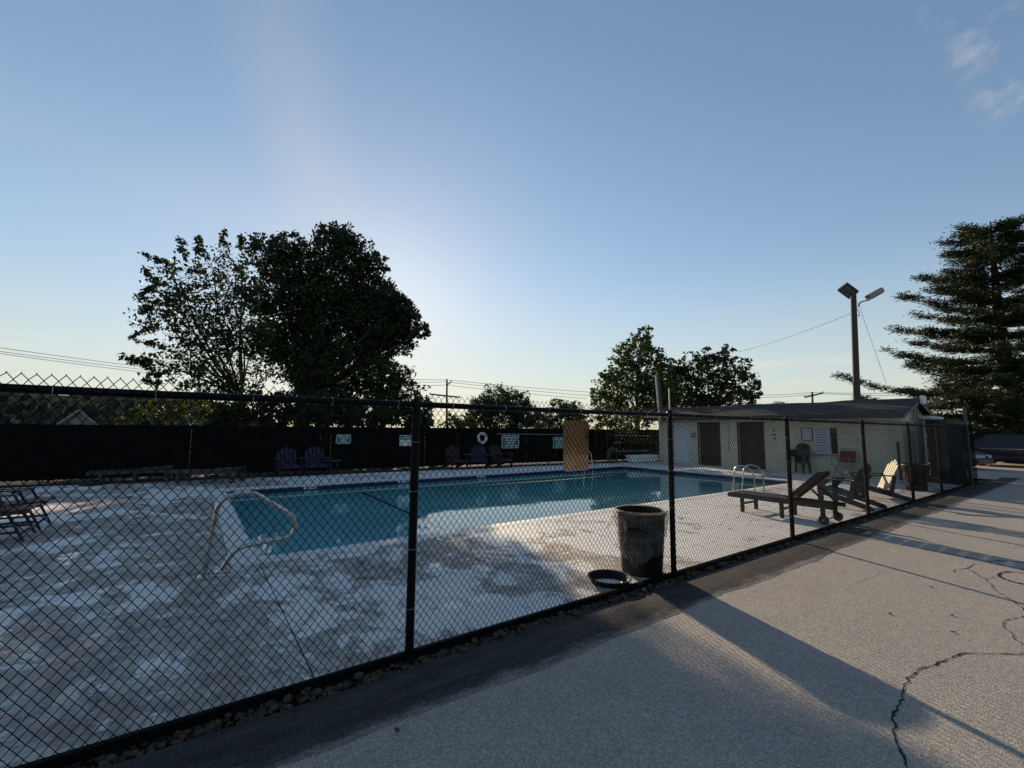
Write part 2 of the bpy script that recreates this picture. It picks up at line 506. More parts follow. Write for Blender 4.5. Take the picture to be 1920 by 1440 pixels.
def leaf_mat(name, col, trans=0.35, var=0.35):
    m, n, l, b = new_mat(name)
    out = n['Material Output']
    p = wpos(n)
    f = tex_noise(n, l, p, 0.9, 4)
    f2 = tex_noise(n, l, p, 9.0, 2)
    lo = tuple(q*(1-var) for q in col); hi = (col[0]*(1+var*1.3), col[1]*(1+var), col[2]*(1+var*0.3))
    c = ramp(n, l, math_(n, l, 'ADD', math_(n, l, 'MULTIPLY', f, 0.6), math_(n, l, 'MULTIPLY', f2, 0.4)), [(0.35, lo), (0.65, hi)])
    l.new(c, b.inputs['Base Color'])
    b.inputs['Roughness'].default_value = 0.55
    b.inputs['Specular IOR Level'].default_value = 0.25
    tr = n.new('ShaderNodeBsdfTranslucent')
    tcol = mixc(n, l, 0.5, c, (col[0]*2.2, col[1]*1.9, col[2]*0.4))
    l.new(tcol, tr.inputs['Color'])
    mx = n.new('ShaderNodeMixShader'); mx.inputs[0].default_value = trans
    l.new(b.outputs[0], mx.inputs[1]); l.new(tr.outputs[0], mx.inputs[2])
    l.new(mx.outputs[0], out.inputs['Surface'])
    return m

def brick_mat(name, col, mortar, bw, rh):
    """painted brick: small courses told by their joints only"""
    m, n, l, b = new_mat(name)
    p = wpos(n)
    sx = n.new('ShaderNodeSeparateXYZ'); l.new(p, sx.inputs[0])
    cb = n.new('ShaderNodeCombineXYZ')
    l.new(math_(n, l, 'ADD', sx.outputs['X'], sx.outputs['Y']), cb.inputs['X']); l.new(sx.outputs['Z'], cb.inputs['Y'])
    br = n.new('ShaderNodeTexBrick')
    l.new(cb.outputs[0], br.inputs['Vector'])
    br.inputs['Scale'].default_value = 1.0
    br.inputs['Brick Width'].default_value = bw; br.inputs['Row Height'].default_value = rh
    br.inputs['Mortar Size'].default_value = 0.009; br.inputs['Mortar Smooth'].default_value = 0.3
    br.inputs['Color1'].default_value = (*col, 1); br.inputs['Color2'].default_value = (*[q*0.9 for q in col], 1)
    br.inputs['Mortar'].default_value = (*mortar, 1)
    dirt = ramp(n, l, tex_noise(n, l, p, 1.1, 7, 0.7), [(0.35, 0.8), (0.65, 1.05)])
    c = mixc(n, l, 1.0, br.outputs['Color'], dirt, 'MULTIPLY')
    l.new(c, b.inputs['Base Color'])
    b.inputs['Roughness'].default_value = 0.6
    h = math_(n, l, 'ADD', math_(n, l, 'MULTIPLY', br.outputs['Fac'], -1.0), math_(n, l, 'MULTIPLY', tex_noise(n, l, p, 40, 4), 0.25))
    bump(n, l, b, h, 0.6, 0.008)
    return m

M = {}
M['ground'] = simple('dry_grass_soil', (0.055, 0.06, 0.03), 0.95, var=0.5, scale=0.8, bmp=0.6, bscale=14, spec=0.1, world=True)
M['asphalt'] = asphalt_mat('aged_asphalt', (0.325, 0.285, 0.245), (0.365, 0.318, 0.262), (0.265, 0.232, 0.196))
M['berm'] = berm_mat()
M['crack'] = simple('crack_dirt', (0.022, 0.02, 0.018), 0.95, var=0.4, scale=9, spec=0.1, world=True)
M['linepaint'] = simple('worn_white_paint', (0.62, 0.61, 0.57), 0.7, var=0.2, scale=8, world=True)
M['deck'] = deck_mat()
M['coping'] = simple('coping_concrete', (0.64, 0.62, 0.59), 0.55, var=0.22, scale=3.5, bmp=0.35, bscale=45, world=True)
M['basin'] = simple('pool_paint', (0.46, 0.88, 0.89), 0.5, var=0.12, scale=0.8, bmp=0.0, world=True)
M['tile'] = simple('navy_tile', (0.010, 0.022, 0.075), 0.15, var=0.3, scale=12, bmp=0.0, world=True)
M['marker'] = simple('white_marker_tile', (0.6, 0.6, 0.6), 0.2, var=0.1)
M['water'] = water_mat()
M['black_vinyl'] = simple('black_vinyl', (0.006, 0.006, 0.007), 0.6, var=0.3, scale=20, bmp=0.0, bscale=120, spec=0.03)
M['black_steel'] = simple('black_painted_steel', (0.008, 0.008, 0.009), 0.42, var=0.4, scale=9, bmp=0.12, bscale=90, spec=0.12)
M['grey_steel'] = simple('dull_grey_steel', (0.09, 0.088, 0.08), 0.6, var=0.3, scale=6, spec=0.2)
M['black_slat'] = simple('black_slat', (0.006, 0.007, 0.007), 0.85, var=0.4, scale=3, bmp=0.0, spec=0.04)
M['galv'] = simple('galvanised_steel', (0.42, 0.42, 0.41), 0.42, 0.85, var=0.2, scale=9, bmp=0.1)
M['chrome'] = simple('stainless_steel', (0.50, 0.49, 0.45), 0.20, 1.0, var=0.08, scale=14, bmp=0.03)
M['alu'] = simple('bare_aluminium', (0.52, 0.43, 0.35), 0.05, 1.0, var=0.15, scale=8, bmp=0.0, bscale=25)
M['stone'] = simple('river_stone', (0.085, 0.064, 0.045), 0.85, var=0.6, spec=0.15, scale=10, bmp=0.25, bscale=40)
M['soil'] = simple('dark_soil', (0.020, 0.017, 0.014), 0.95, var=0.5, scale=8, bmp=0.6, bscale=50, spec=0.1, world=True)
M['wood_dark'] = simple('weathered_dark_wood', (0.034, 0.029, 0.025), 0.65, var=0.4, scale=6, stretch=(6, 1, 6), bmp=0.3, bscale=30)
M['wood_black'] = simple('near_black_wood', (0.030, 0.030, 0.032), 0.5, var=0.4, scale=6, bmp=0.25, bscale=30)
M['cream_slat'] = simple('cream_plastic', (0.62, 0.57, 0.40), 0.5, var=0.12, scale=8)
M['green_res'] = simple('dark_green_resin', (0.022, 0.045, 0.040), 0.4, var=0.2)
M['green_wood'] = simple('green_paint', (0.02, 0.055, 0.03), 0.5, var=0.2)
M['purple'] = simple('purple_resin', (0.011, 0.009, 0.034), 0.7, var=0.2)
M['red_res'] = simple('red_resin', (0.030, 0.007, 0.006), 0.7, var=0.2)
M['red_dark'] = simple('dull_red_slat', (0.120, 0.022, 0.018), 0.6, var=0.3)
M['red_fab'] = simple('red_sling_fabric', (0.20, 0.030, 0.024), 0.75, var=0.2, scale=14, bmp=0.3, bscale=160)
M['can'] = simple('black_bin_plastic', (0.007, 0.007, 0.008), 0.5, var=0.3, bmp=0.1, spec=0.2)
M['rubber'] = simple('black_rubber', (0.012, 0.012, 0.012), 0.75, var=0.3)
M['wall'] = brick_mat('cream_painted_brick', (0.70, 0.66, 0.50), (0.48, 0.45, 0.345), 0.22, 0.078)
M['lodge'] = brick_mat('dark_brown_brick', (0.010, 0.007, 0.0055), (0.010, 0.008, 0.007), 0.22, 0.078)  # near black brick of the added unseen lodge, keeps the sign reflection dark
M['trim_brown'] = simple('brown_trim_paint', (0.035, 0.022, 0.018), 0.5, var=0.2, world=True)
M['door_brown'] = simple('dark_brown_door', (0.020, 0.012, 0.010), 0.45, var=0.25, world=True)
M['door_white'] = simple('white_door_paint', (0.60, 0.62, 0.66), 0.45, var=0.08, world=True)
M['white'] = simple('white_paint', (0.72, 0.72, 0.70), 0.4, var=0.1)
M['roof'] = simple('asphalt_shingle', (0.060, 0.052, 0.050), 0.9, var=0.3, scale=4, bmp=0.6, bscale=30, spec=0.2, world=True)
M['glass_dark'] = simple('dark_window_glass', (0.012, 0.014, 0.016), 0.06, var=0.1, bmp=0.0)
M['sign_green'] = simple('green_sign_paint', (0.02, 0.17, 0.11), 0.35, var=0.12)
M['sign_white'] = simple('white_sign_vinyl', (0.62, 0.66, 0.64), 0.35, var=0.06)
M['notice'] = simple('pale_notice_board', (0.50, 0.49, 0.58), 0.4, var=0.08)
M['ink'] = simple('grey_print', (0.16, 0.16, 0.20), 0.6, var=0.1)
M['pole_wood'] = simple('utility_pole_wood', (0.060, 0.047, 0.037), 0.85, var=0.35, scale=5, stretch=(6, 6, 0.6), bmp=0.5, bscale=18)
M['lamp_grey'] = simple('floodlight_grey', (0.028, 0.026, 0.024), 0.55, var=0.2, spec=0.2)
M['lamp_white'] = simple('floodlight_white', (0.24, 0.22, 0.20), 0.4, var=0.15)
M['lamp_glass'] = simple('floodlight_glass', (0.12, 0.12, 0.12), 0.1, var=0.1, bmp=0)
M['wire'] = simple('cable', (0.02, 0.02, 0.02), 0.5, var=0.1, bmp=0)
M['bark'] = simple('tree_bark', (0.045, 0.036, 0.028), 0.9, var=0.4, scale=5, bmp=0.6, bscale=16, spec=0.15)
M['leaf_dark'] = leaf_mat('dark_maple_leaf', (0.022, 0.034, 0.013), 0.16)
M['leaf_loose'] = leaf_mat('loose_leaf', (0.024, 0.036, 0.015), 0.18)
M['leaf_mid'] = leaf_mat('mid_green_leaf', (0.042, 0.066, 0.020), 0.28)
M['leaf_yellow'] = leaf_mat('yellow_green_leaf', (0.050, 0.068, 0.018), 0.30)
M['leaf_far'] = leaf_mat('far_leaf', (0.040, 0.060, 0.028), 0.3)
M['needle'] = leaf_mat('pine_needle', (0.024, 0.038, 0.017), 0.15)
M['hill'] = simple('hill_wood', (0.030, 0.036, 0.026), 0.95, var=0.5, scale=0.05, bmp=0.0, spec=0.0, world=True)
M['siding'] = simple('pale_siding', (0.27, 0.26, 0.25), 0.7, var=0.1)
M['shingle_far'] = simple('grey_roof', (0.10, 0.095, 0.09), 0.9, var=0.2)
M['fence_green'] = simple('grey_green_board', (0.10, 0.115, 0.10), 0.75, var=0.25, scale=4, stretch=(4, 4, 0.6), bmp=0.3, bscale=20)
M['car_silver'] = simple('silver_car_paint', (0.20, 0.20, 0.20), 0.32, 0.6, var=0.05, bmp=0)
M['car_navy'] = simple('navy_car_paint', (0.010, 0.011, 0.030), 0.25, 0.2, var=0.05, bmp=0)
M['headlamp'] = simple('headlamp_lens', (0.55, 0.56, 0.60), 0.08, 0.3, var=0.1, bmp=0)
M['orange_ring'] = simple('life_ring_white', (0.66, 0.64, 0.62), 0.5, var=0.1)
M['rope'] = simple('rope', (0.10, 0.09, 0.07), 0.9, var=0.2)
M['litter'] = simple('dry_leaf', (0.065, 0.042, 0.025), 0.85, var=0.4, scale=20)
M['hose'] = simple('green_hose', (0.05, 0.08, 0.03), 0.5, var=0.2)
M['brown_board'] = simple('brown_board', (0.10, 0.065, 0.045), 0.8, var=0.3)
m, n, l, b = new_mat('bin_liner')          # thin cloudy plastic
b.inputs['Base Color'].default_value = (0.42, 0.40, 0.36, 1); b.inputs['Roughness'].default_value = 0.28
_t = n.new('ShaderNodeBsdfTranslucent'); _t.inputs['Color'].default_value = (0.5, 0.47, 0.40, 1)
_x = n.new('ShaderNodeMixShader'); _x.inputs[0].default_value = 0.45
_tp = n.new('ShaderNodeBsdfTransparent'); _x2 = n.new('ShaderNodeMixShader')
l.new(ramp(n, l, tex_noise(n, l, opos(n), 9, 4), [(0.4, 0.75), (0.7, 0.35)]), _x2.inputs[0])
l.new(b.outputs[0], _x.inputs[1]); l.new(_t.outputs[0], _x.inputs[2])
l.new(_x.outputs[0], _x2.inputs[1]); l.new(_tp.outputs[0], _x2.inputs[2])
l.new(_x2.outputs[0], n['Material Output'].inputs['Surface'])
bump(n, l, b, tex_noise(n, l, opos(n), 28, 5, 0.7, 1.5), 0.9, 0.02)
M['liner'] = m

# ================================================================== SETTING
PX0, PX1, PY0, PY1 = 0.73, 15.75, 6.32, 13.42     # pool edges
FY = 3.05                                          # near fence line
DX0, DX1 = -9.0, 19.2                              # deck
WATER_Z = -0.13
def deck_far(x): return 16.25-0.095*x              # far edge of the deck

# ---- ground sheet out to the horizon, with a hole under the deck
mb = MB()
gx = [-900, DX0, 18.9, 900]; gy = [-900, 2.9, 14.3, 900]
gv = [(x, y, -0.055) for y in gy for x in gx]
gf = [(j*4+i, j*4+i+1, (j+1)*4+i+1, (j+1)*4+i) for j in range(3) for i in range(3) if not (i == 1 and j == 1)]
mb.add(gv, gf)
mb.build('ground', M['ground'], kind='structure')

# ---- asphalt lot (one sheet in two rectangles)
mb = MB()
mb.add([(-40, -45, 0), (70, -45, 0), (70, 2.93, 0), (-40, 2.93, 0)], [(0, 1, 2, 3)])
mb.add([(22.6, 2.93, 0), (70, 2.93, 0), (70, 22, 0), (22.6, 22, 0)], [(0, 1, 2, 3)])
mb.add([(-40, 2.93, 0), (22.6, 2.93, 0), (22.6, 2.93, -0.06), (-40, 2.93, -0.06)], [(0, 1, 2, 3)])
lot = mb.build('asphalt_lot', M['asphalt'], kind='structure')

def crack(pix, w0, w1, dense=7):
    """a crack through photo pixels on the ground, jagged, as a narrow dark strip"""
    P = [gnd(x, y) for x, y in pix]
    pts = []
    for a, b_ in zip(P[:-1], P[1:]):
        for k in range(dense):
            t = k/dense
            q = a*(1-t)+b_*t
            L = np.linalg.norm(b_-a)
            q = q + np.array([random.gauss(0, 1), random.gauss(0, 1), 0])*min(0.008, L*0.035)*(k > 0)
            pts.append(q)
    pts.append(P[-1])
    n = len(pts); vs = []; fs = []
    for i, q in enumerate(pts):
        t = pts[min(i+1, n-1)]-pts[max(i-1, 0)]
        t = t/(np.linalg.norm(t)+1e-9); nn = np.array([-t[1], t[0], 0])
        w = (w0+(w1-w0)*i/(n-1))*random.choice((random.uniform(0.25, .8), random.uniform(.7, 1.7)))/2*0.85
        vs += [tuple(q+nn*w+np.array([0, 0, 0.003])), tuple(q-nn*w+np.array([0, 0, 0.003]))]
    for i in range(n-1): fs.append((2*i, 2*i+1, 2*i+3, 2*i+2))
    MB().add(vs, fs).build('crack', M['crack'], lot)
crack([(1960,1225),(1920,1225),(1800,1226),(1770,1240),(1720,1258),(1700,1272),(1693,1300),(1690,1320),(1672,1345),(1680,1390),(1705,1445)], 0.010, 0.013)
crack([(1625,1011),(1660,1017),(1717,1027),(1773,1037),(1850,1052.5),(1892,1052),(1960,1058)], 0.008, 0.035)
crack([(1850,1053),(1905,1064),(1960,1080)], 0.010, 0.035)
crack([(1825,1057.5),(1815,1066),(1792,1068),(1787,1073)], 0.012, 0.012)
crack([(1815,1066),(1850,1087),(1865,1105),(1880,1117),(1905,1130),(1925,1150)], 0.014, 0.010)
crack([(1925,1155),(1908,1158),(1880,1167.5),(1883,1177),(1917,1210)], 0.009, 0.007)
crack([(1850,1087),(1866,1082),(1876,1076)], 0.006, 0.004)
crack([(1773,1037),(1790,1034),(1810,1033)], 0.006, 0.004)
crack([(1600,1095),(1640,1080),(1665,1068)], 0.004, 0.003)

# tar loop at the right edge
mb = MB(); c0 = gnd(1922, 1085); vs = []; fs = []
for k in range(40):
    a = 2*math.pi*k/40
    for rr in (0.185, 0.205):
        vs.append((c0[0]+rr*1.5*math.cos(a)*random.uniform(.95, 1.05), c0[1]+rr*math.sin(a)*random.uniform(.95, 1.05), 0.004))
for k in range(40): fs.append((2*k, 2*k+1, (2*k+3) % 80, (2*k+2) % 80))
MB().add(vs, fs).build('tar_loop', M['crack'], lot)

# painted parking line beside the cars
mb = MB()
mb.add([(25.9, -6, 0.004), (26.05, -6, 0.004), (26.05, 8, 0.004), (25.9, 8, 0.004)], [(0, 1, 2, 3)])
mb.build('painted_line', M['linepaint'], lot)

# ---- dark asphalt berm along the fence
nx, ny = 900, 12
xs = np.linspace(-6, 24, nx)
vs, fs = [], []
def wob(x, s):
    return 0.04*math.sin(x*1.7+s)+0.025*math.sin(x*4.3+2*s)+0.015*math.sin(x*11.0+s*3)
for i, x in enumerate(xs):
    y0 = 2.46+wob(x, 1.0)*0.45+random.gauss(0, .002); y1 = 2.945+0.25*wob(x, 4.0)
    for j in range(ny+1):
        t = j/ny
        z = 0.002+0.010*math.sin(math.pi*min(1, t*1.05))**0.8*(0.8+0.25*math.sin(x*2.1))+0.004*math.sin(37*t+3*math.sin(x*0.9))*math.sin(math.pi*t)+random.uniform(-.0012, .0012)*(j > 0)
        vs.append((x, y0+(y1-y0)*t, z))
for i in range(nx-1):
    for j in range(ny):
        a = i*(ny+1)+j
        fs.append((a, a+ny+1, a+ny+2, a+1))
MB().add(vs, fs, True).build('asphalt_berm', M['berm'], sharp=180, kind='structure')

# ---- rock border between berm and fence
soil = MB().add([(-9, 2.90, -0.03), (24, 2.90, -0.03), (24, 3.20, -0.03), (-9, 3.20, -0.03)], [(0, 1, 2, 3)])
rock_border = soil.build('rock_border', M['soil'], kind='structure')
import bmesh
stone_meshes = []
for k in range(7):
    bm = bmesh.new(); bmesh.ops.create_icosphere(bm, subdivisions=1, radius=1.0)
    sx, sy, sz = random.uniform(.8, 1.2), random.uniform(.65, .95), random.uniform(.5, .75)
    for v in bm.verts:
        f = 1+random.uniform(-.10, .10)
        v.co = Vector((v.co.x*sx*f, v.co.y*sy*f, v.co.z*sz*f))
    me = bpy.data.meshes.new('stone'); bm.to_mesh(me); bm.free()
    me.polygons.foreach_set('use_smooth', [True]*len(me.polygons)); me.materials.append(M['stone'])
    stone_meshes.append(me)
def stone_spot(x):
    y = 2.93+random.betavariate(1.6, 1.6)*0.17
    r = random.choice((random.uniform(0.010, 0.022), random.uniform(0.016, 0.036)))
    return (x, y, -0.03+r*0.55+random.uniform(0, .035)*(1 if random.random() < .5 else 0)), r
near = sorted([random.uniform(0.0, 3.6) for _ in range(298)])
for x in near:
    p, r = stone_spot(x)
    o = link('stone', random.choice(stone_meshes), rock_border, p)
    o.rotation_euler = (random.uniform(-.4, .4), random.uniform(-.4, .4), random.uniform(0, 6.28)); o.scale = (r, r, r)
mb = MB()
icv = [v.co.copy() for v in stone_meshes[0].vertices]; icf = [tuple(p.vertices) for p in stone_meshes[0].polygons]
for k in range(2600):
    x = random.uniform(-1.0, 3.6) if k < 900 else random.uniform(3.6, 19)
    p, r = stone_spot(x)
    if k < 900: r *= 0.75; p = (p[0], p[1], -0.02+random.uniform(0, .02))
    rot = Matrix.Rotation(random.uniform(0, 6.28), 3, 'Z') @ Matrix.Rotation(random.uniform(-.5, .5), 3, 'X')
    mb.add([rot @ (q*r)+Vector(p) for q in icv], icf, True)
mb.build('small_stones', M['stone'], rock_border, sharp=180, kind='stuff')

# ---- pool deck in slabs with open joints
deck = MB().add([(DX0, 3.12, -0.05), (DX1, 3.12, -0.05), (DX1, PY0-0.28, -0.05), (DX0, PY0-0.28, -0.05)], [(0, 1, 2, 3)]).build('pool_deck', M['soil'], kind='structure')
def slab(c):
    """c: four corners counter-clockwise; top at 0.02"""
    J = 0.008
    P = [Vector((x, y, 0)) for x, y in c]; ce = sum(P, Vector())/4
    Q = [p+(ce-p).normalized()*J*1.4 for p in P]
    top = [(q.x, q.y, 0.02) for q in Q]; rim = [(q.x+(q.x-ce.x)*0.0012, q.y+(q.y-ce.y)*0.0012, 0.015) for q in Q]; bot = [(q.x, q.y, -0.04) for q in Q]
    fs = [(0, 1, 2, 3)]
    for i in range(4):
        j = (i+1) % 4
        fs += [(i, 4+i, 4+j, j), (4+i, 8+i, 8+j, 4+j)]
    MB().add(top+rim+bot, fs).build('slab', M['deck'], deck)
JX = [0.73+2.19*k for k in range(-4, 9)]
JX = [DX0]+[x for x in JX if DX0+0.4 < x < DX1-0.4]+[DX1]
CW = 0.28
for a, b_ in zip(JX[:-1], JX[1:]):
    slab([(a, 3.12), (b_, 3.12), (b_, PY0-CW), (a, PY0-CW)])
    yf = PY1+CW
    slab([(a, yf), (b_, yf), (b_, deck_far(b_)), (a, deck_far(a))])
lx = [DX0, -5.84, -3.65, -1.46, PX0-CW]
for a, b_ in zip(lx[:-1], lx[1:]):
    for y0, y1 in ((PY0-CW, 8.7), (8.7, 11.2), (11.2, PY1+CW)):
        slab([(a, y0), (b_, y0), (b_, y1), (a, y1)])
for a, b_ in ((PX1+CW, 17.6), (17.6, DX1)):
    for y0, y1 in ((PY0-CW, 8.7), (8.7, 11.2), (11.2, PY1+CW)):
        slab([(a, y0), (b_, y0), (b_, y1), (a, y1)])
# bed under the slabs on the other sides
mb = MB()
for c in (((DX0, PY1+.28), (DX1, PY1+.28), (DX1, 20.5), (DX0, 20.5)), ((DX0, PY0-.28), (PX0-.28, PY0-.28), (PX0-.28, PY1+.28), (DX0, PY1+.28)), ((PX1+.28, PY0-.28), (DX1, PY0-.28), (DX1, PY1+.28), (PX1+.28, PY1+.28))):
    mb.add([(x, y, -0.045) for x, y in c], [(0, 1, 2, 3)])
mb.build('slab_bed', M['soil'], deck)

# ---- pool: basin, tile band, coping, water
def rrect(x0, x1, y0, y1, r, n=8):
    pts = []
    for cx, cy, a0 in ((x1-r, y0+r, -90), (x1-r, y1-r, 0), (x0+r, y1-r, 90), (x0+r, y0+r, 180)):
        for k in range(n+1):
            a = R(a0+90*k/n)
            pts.append((cx+r*math.cos(a), cy+r*math.sin(a)))
    return pts
RC = 0.22
inner = rrect(PX0, PX1, PY0, PY1, RC)
N = len(inner)
pool = link('swimming_pool', None, None, (0, 0, 0), kind='structure')
mb = MB()
def floor_z(x): return -1.15-1.25*max(0.0, min(1.0, (x-4.0)/8.0))
ringz = lambda z: [(x, y, z) for x, y in inner]
vs = ringz(-0.27)+[(x, y, floor_z(x)) for x, y in inner]
mb.add(vs, [(i, i+N, (i+1) % N+N, (i+1) % N) for i in range(N)], False)
gxs = np.linspace(PX0, PX1, 31)
fv = [(x, y, floor_z(x)) for x in gxs for y in (PY0, PY1)]
mb.add(fv, [(2*i, 2*i+2, 2*i+3, 2*i+1) for i in range(30)])
mb.build('basin', M['basin'], pool)
MB().add(ringz(-0.02)+ringz(-0.27), [(i, i+N, (i+1) % N+N, (i+1) % N) for i in range(N)]).build('tile_band', M['tile'], pool)
# dark line across the floor where it starts to fall away
mb = MB()
mb.add([(4.1, PY0+.02, floor_z(4.1)+.004), (4.17, PY0+.02, floor_z(4.17)+.004), (4.17, PY1-.02, floor_z(4.17)+.004), (4.1, PY1-.02, floor_z(4.1)+.004)], [(0, 1, 2, 3)])
mb.build('floor_line', M['tile'], pool)
prof = [(CW-0.004, -0.04), (CW-0.004, 0.016), (CW-0.010, 0.021), (0.02, 0.021), (-0.01, 0.017), (-0.026, 0.004), (-0.028, -0.012), (-0.015, -0.03), (0.02, -0.04)]
vs = []
outer = rrect(PX0-CW, PX1+CW, PY0-CW, PY1+CW, 0.03)
for (xi, yi), (xo, yo) in zip(inner, outer):
    for d, z in prof:
        t = d/CW
        vs.append((xi+(xo-xi)*t, yi+(yo-yi)*t, z))
K = len(prof)
fs = [(i*K+k, ((i+1) % N)*K+k, ((i+1) % N)*K+k+1, i*K+k+1) for i in range(N) for k in range(K-1)]
MB().add(vs, fs, True).build('coping', M['coping'], pool, sharp=35)
for px in (580, 762, 905):
    x = gnd(px, 905)[0]; x = {580: 2.75, 762: 5.45, 905: 8.3}[px]
    mk = MB().box((x, PY1-.004, -0.065), (0.34, 0.006, 0.075)).build('depth_marker', M['marker'], pool)
    MB().box((x-.08, PY1-.009, -0.065), (0.05, 0.004, 0.05)).build('digit', M['tile'], mk)
    MB().box((x+.06, PY1-.009, -0.065), (0.10, 0.004, 0.03)).build('digit', M['tile'], mk)
wi = rrect(PX0, PX1, PY0, PY1, RC)
mb = MB(); mb.add([(x, y, WATER_Z) for x, y in wi], [tuple(range(N))])
mb.build('pool_water', M['water'], kind='structure')

# ---- wooded hill far off to the left
nx, ny = 220, 14
vs, fs = [], []
for i in range(nx):
    az = R(-55+75*i/(nx-1))
    deg = math.degrees(az)
    hgt = 23+2.0*math.sin(deg*0.21)+1.2*math.sin(deg*0.9+1)
    hgt *= max(0.0, min(1.0, (10.0-deg)/11.0))
    for j in range(ny):
        t = j/(ny-1); D = 300+130*t
        z = (0.0+hgt*1.10*math.sin(t*math.pi/2))+(random.uniform(-1.1, 1.1) if 0 < j else -2)*min(1, hgt/8)-1.0
        vs.append((D*math.sin(az)+random.uniform(-1.5, 1.5), D*math.cos(az)+random.uniform(-3, 3), z))
for i in range(nx-1):
    for j in range(ny-1):
        a = i*ny+j; fs.append((a, a+ny, a+ny+1, a+1))
MB().add(vs, fs).build('wooded_hill', M['hill'], kind='structure')

# ================================================================== NEAR FENCE
fence = empty('chain_link_fence', (0, 0, 0), 0, 'long black chain link fence with round posts between pavement and pool', 'fence')
RAIL_Z = 1.772
POSTS = [-4.75, -1.72, 1.32, 4.365, 7.256, 10.44, 13.37, 15.90]
def post_mesh(r, h):
    me = MB().lathe([(r, -0.1), (r, h)], 16, cap_top=True).mesh('post', M['black_steel'])
    ca = MB().lathe([(r+.006, h-.03), (r+.008, h), (r*.92, h+.02), (r*.5, h+.034), (0.002, h+.038)], 16).mesh('post_cap', M['black_steel'])
    return me, ca
pm, pc = post_mesh(0.030, 1.79)
for x in POSTS:
    o = link('post', pm, fence, (x, FY, 0)); link('post_cap', pc, o)
pm2, pc2 = post_mesh(0.045, 2.36)
pm2.materials[0] = M['grey_steel']; pc2.materials[0] = M['grey_steel']
o = link('post', pm2, fence, (19.41, FY, 0)); link('post_cap', pc2, o); o['label'] = 'tall grey corner post'
for a, b_ in zip([-6.5]+POSTS, POSTS+[19.41]):
    MB().tube([(a+.02, FY, RAIL_Z), ((a+b_)/2, FY, RAIL_Z-.004), (b_-.02, FY, RAIL_Z)], 0.0215, 12).build('top_rail', M['black_steel'], fence)
MB().bar((-6.5, FY+.012, 0.03), (19.4, FY+.012, 0.03), 0.035, 0.052).build('bottom_rail', M['black_vinyl'], fence)
# chain link fabric: zigzag wires that hook round one another, one 3.024 m run shared by all runs
CW_, CH_, RW = 0.050, 0.0645, 0.0020
def fabric_mesh(nwires, z0, z1, seed):
    rnd = random.Random(seed)
    rows = int(round((z1-z0)/(CH_/2)))
    V, F = [], []
    ns = 6
    jx = [[rnd.gauss(0, .0012) for _ in range(rows+1)] for _ in range(nwires+1)]
    jz = [[rnd.gauss(0, .0010) for _ in range(rows+1)] for _ in range(nwires+1)]
    for c in (0, nwires):
        jx[c] = [0]*(rows+1); jz[c] = [0]*(rows+1)
    for k in range(nwires):
        P = []
        for r in range(rows+1):
            side = (r+k) % 2                # 0: left node, 1: right node
            node = k+side
            x = node*CW_/2+jx[node][r]; z = z0+r*CH_/2+jz[node][r]
            s = 1 if side else -1
            hook = 0.0030*s                 # passes slightly beyond the node to hook its neighbour
            yo = 0.0030
            P.append((x-s*0.0045, -yo*s*0.9, z-0.0062) if r > 0 else None)
            P.append((x+hook*0.55, 0.0, z))
            P.append((x-s*0.0045, yo*s*0.9, z+0.0062) if r < rows else None)
        P = [p for p in P if p]
        # twisted tip at the top
        if k % 2 == 0:
            x, y, z = P[-1]
            P.append((x+rnd.uniform(-.002, .002), y+.003, z+0.006))
        m0 = MB().tube(P, RW, ns, cap=True)
        o = len(V); V += m0.v; F += [tuple(i+o for i in f) for f in m0.f]
    mb = MB(); mb.v = V; mb.f = F; mb.sm = [True]*len(F)
    return mb.mesh('chain_link_fabric', M['black_vinyl'], 180)
fab = [fabric_mesh(126, 0.035, RAIL_Z+0.061, s) for s in (3, 4)]
RUN = 63*CW_
x = 1.32-3*RUN+.01; k = 0
while x < 19.2:
    o = link('chain_link_fabric', fab[k % 2], fence, (x, FY-0.030, 0)); o['kind'] = 'stuff'
    x += RUN; k += 1
tie = MB().tube([(0, 0.026*math.cos(a), 0.026*math.sin(a)-.003) for a in np.linspace(0.3, 5.9, 12)], 0.0022, 5).mesh('tie_wire', M['galv'])
for i in range(46):
    x = -1.5+i*0.45+random.uniform(-.05, .05)
    o = link('tie_wire', tie, fence, (x, FY-.004, RAIL_Z)); o.rotation_euler = (0, 0, random.uniform(-.2, .2))
for x in POSTS:
    for z in (0.35, 0.75, 1.15, 1.5):
        o = link('tie_wire', tie, fence, (x, FY-.004, z)); o.rotation_euler = (0, R(90), 0); o.scale = (1, 1.3, 1.3)

# sign hung on the pool side of the fence: its bare back shows
mb = MB()
pts = [(q[0], q[1]) for q in rrect(-0.165, 0.165, -0.235, 0.235, 0.035, 6)]
mb.prism([(x, 0.0, z) for x, z in pts], (0, 0.003, 0))
sg = mb.build('metal_sign', M['alu'])
sg.location = (2.925, FY+0.004, 1.450); sg.rotation_euler = (R(-0.2), 0, R(1.0))
tag(sg, 'bare metal back of a rounded sign hung on the near fence', 'sign')
bolt = MB().lathe([(0.008, -.004), (0.008, .002), (0.004, .006)], 8, cap_top=True).mesh('bolt', M['galv'])
for x, z in ((0, .2), (0, -.2)):
    o = link('bolt', bolt, sg, (x, -.003, z)); o.rotation_euler = (R(90), 0, 0)

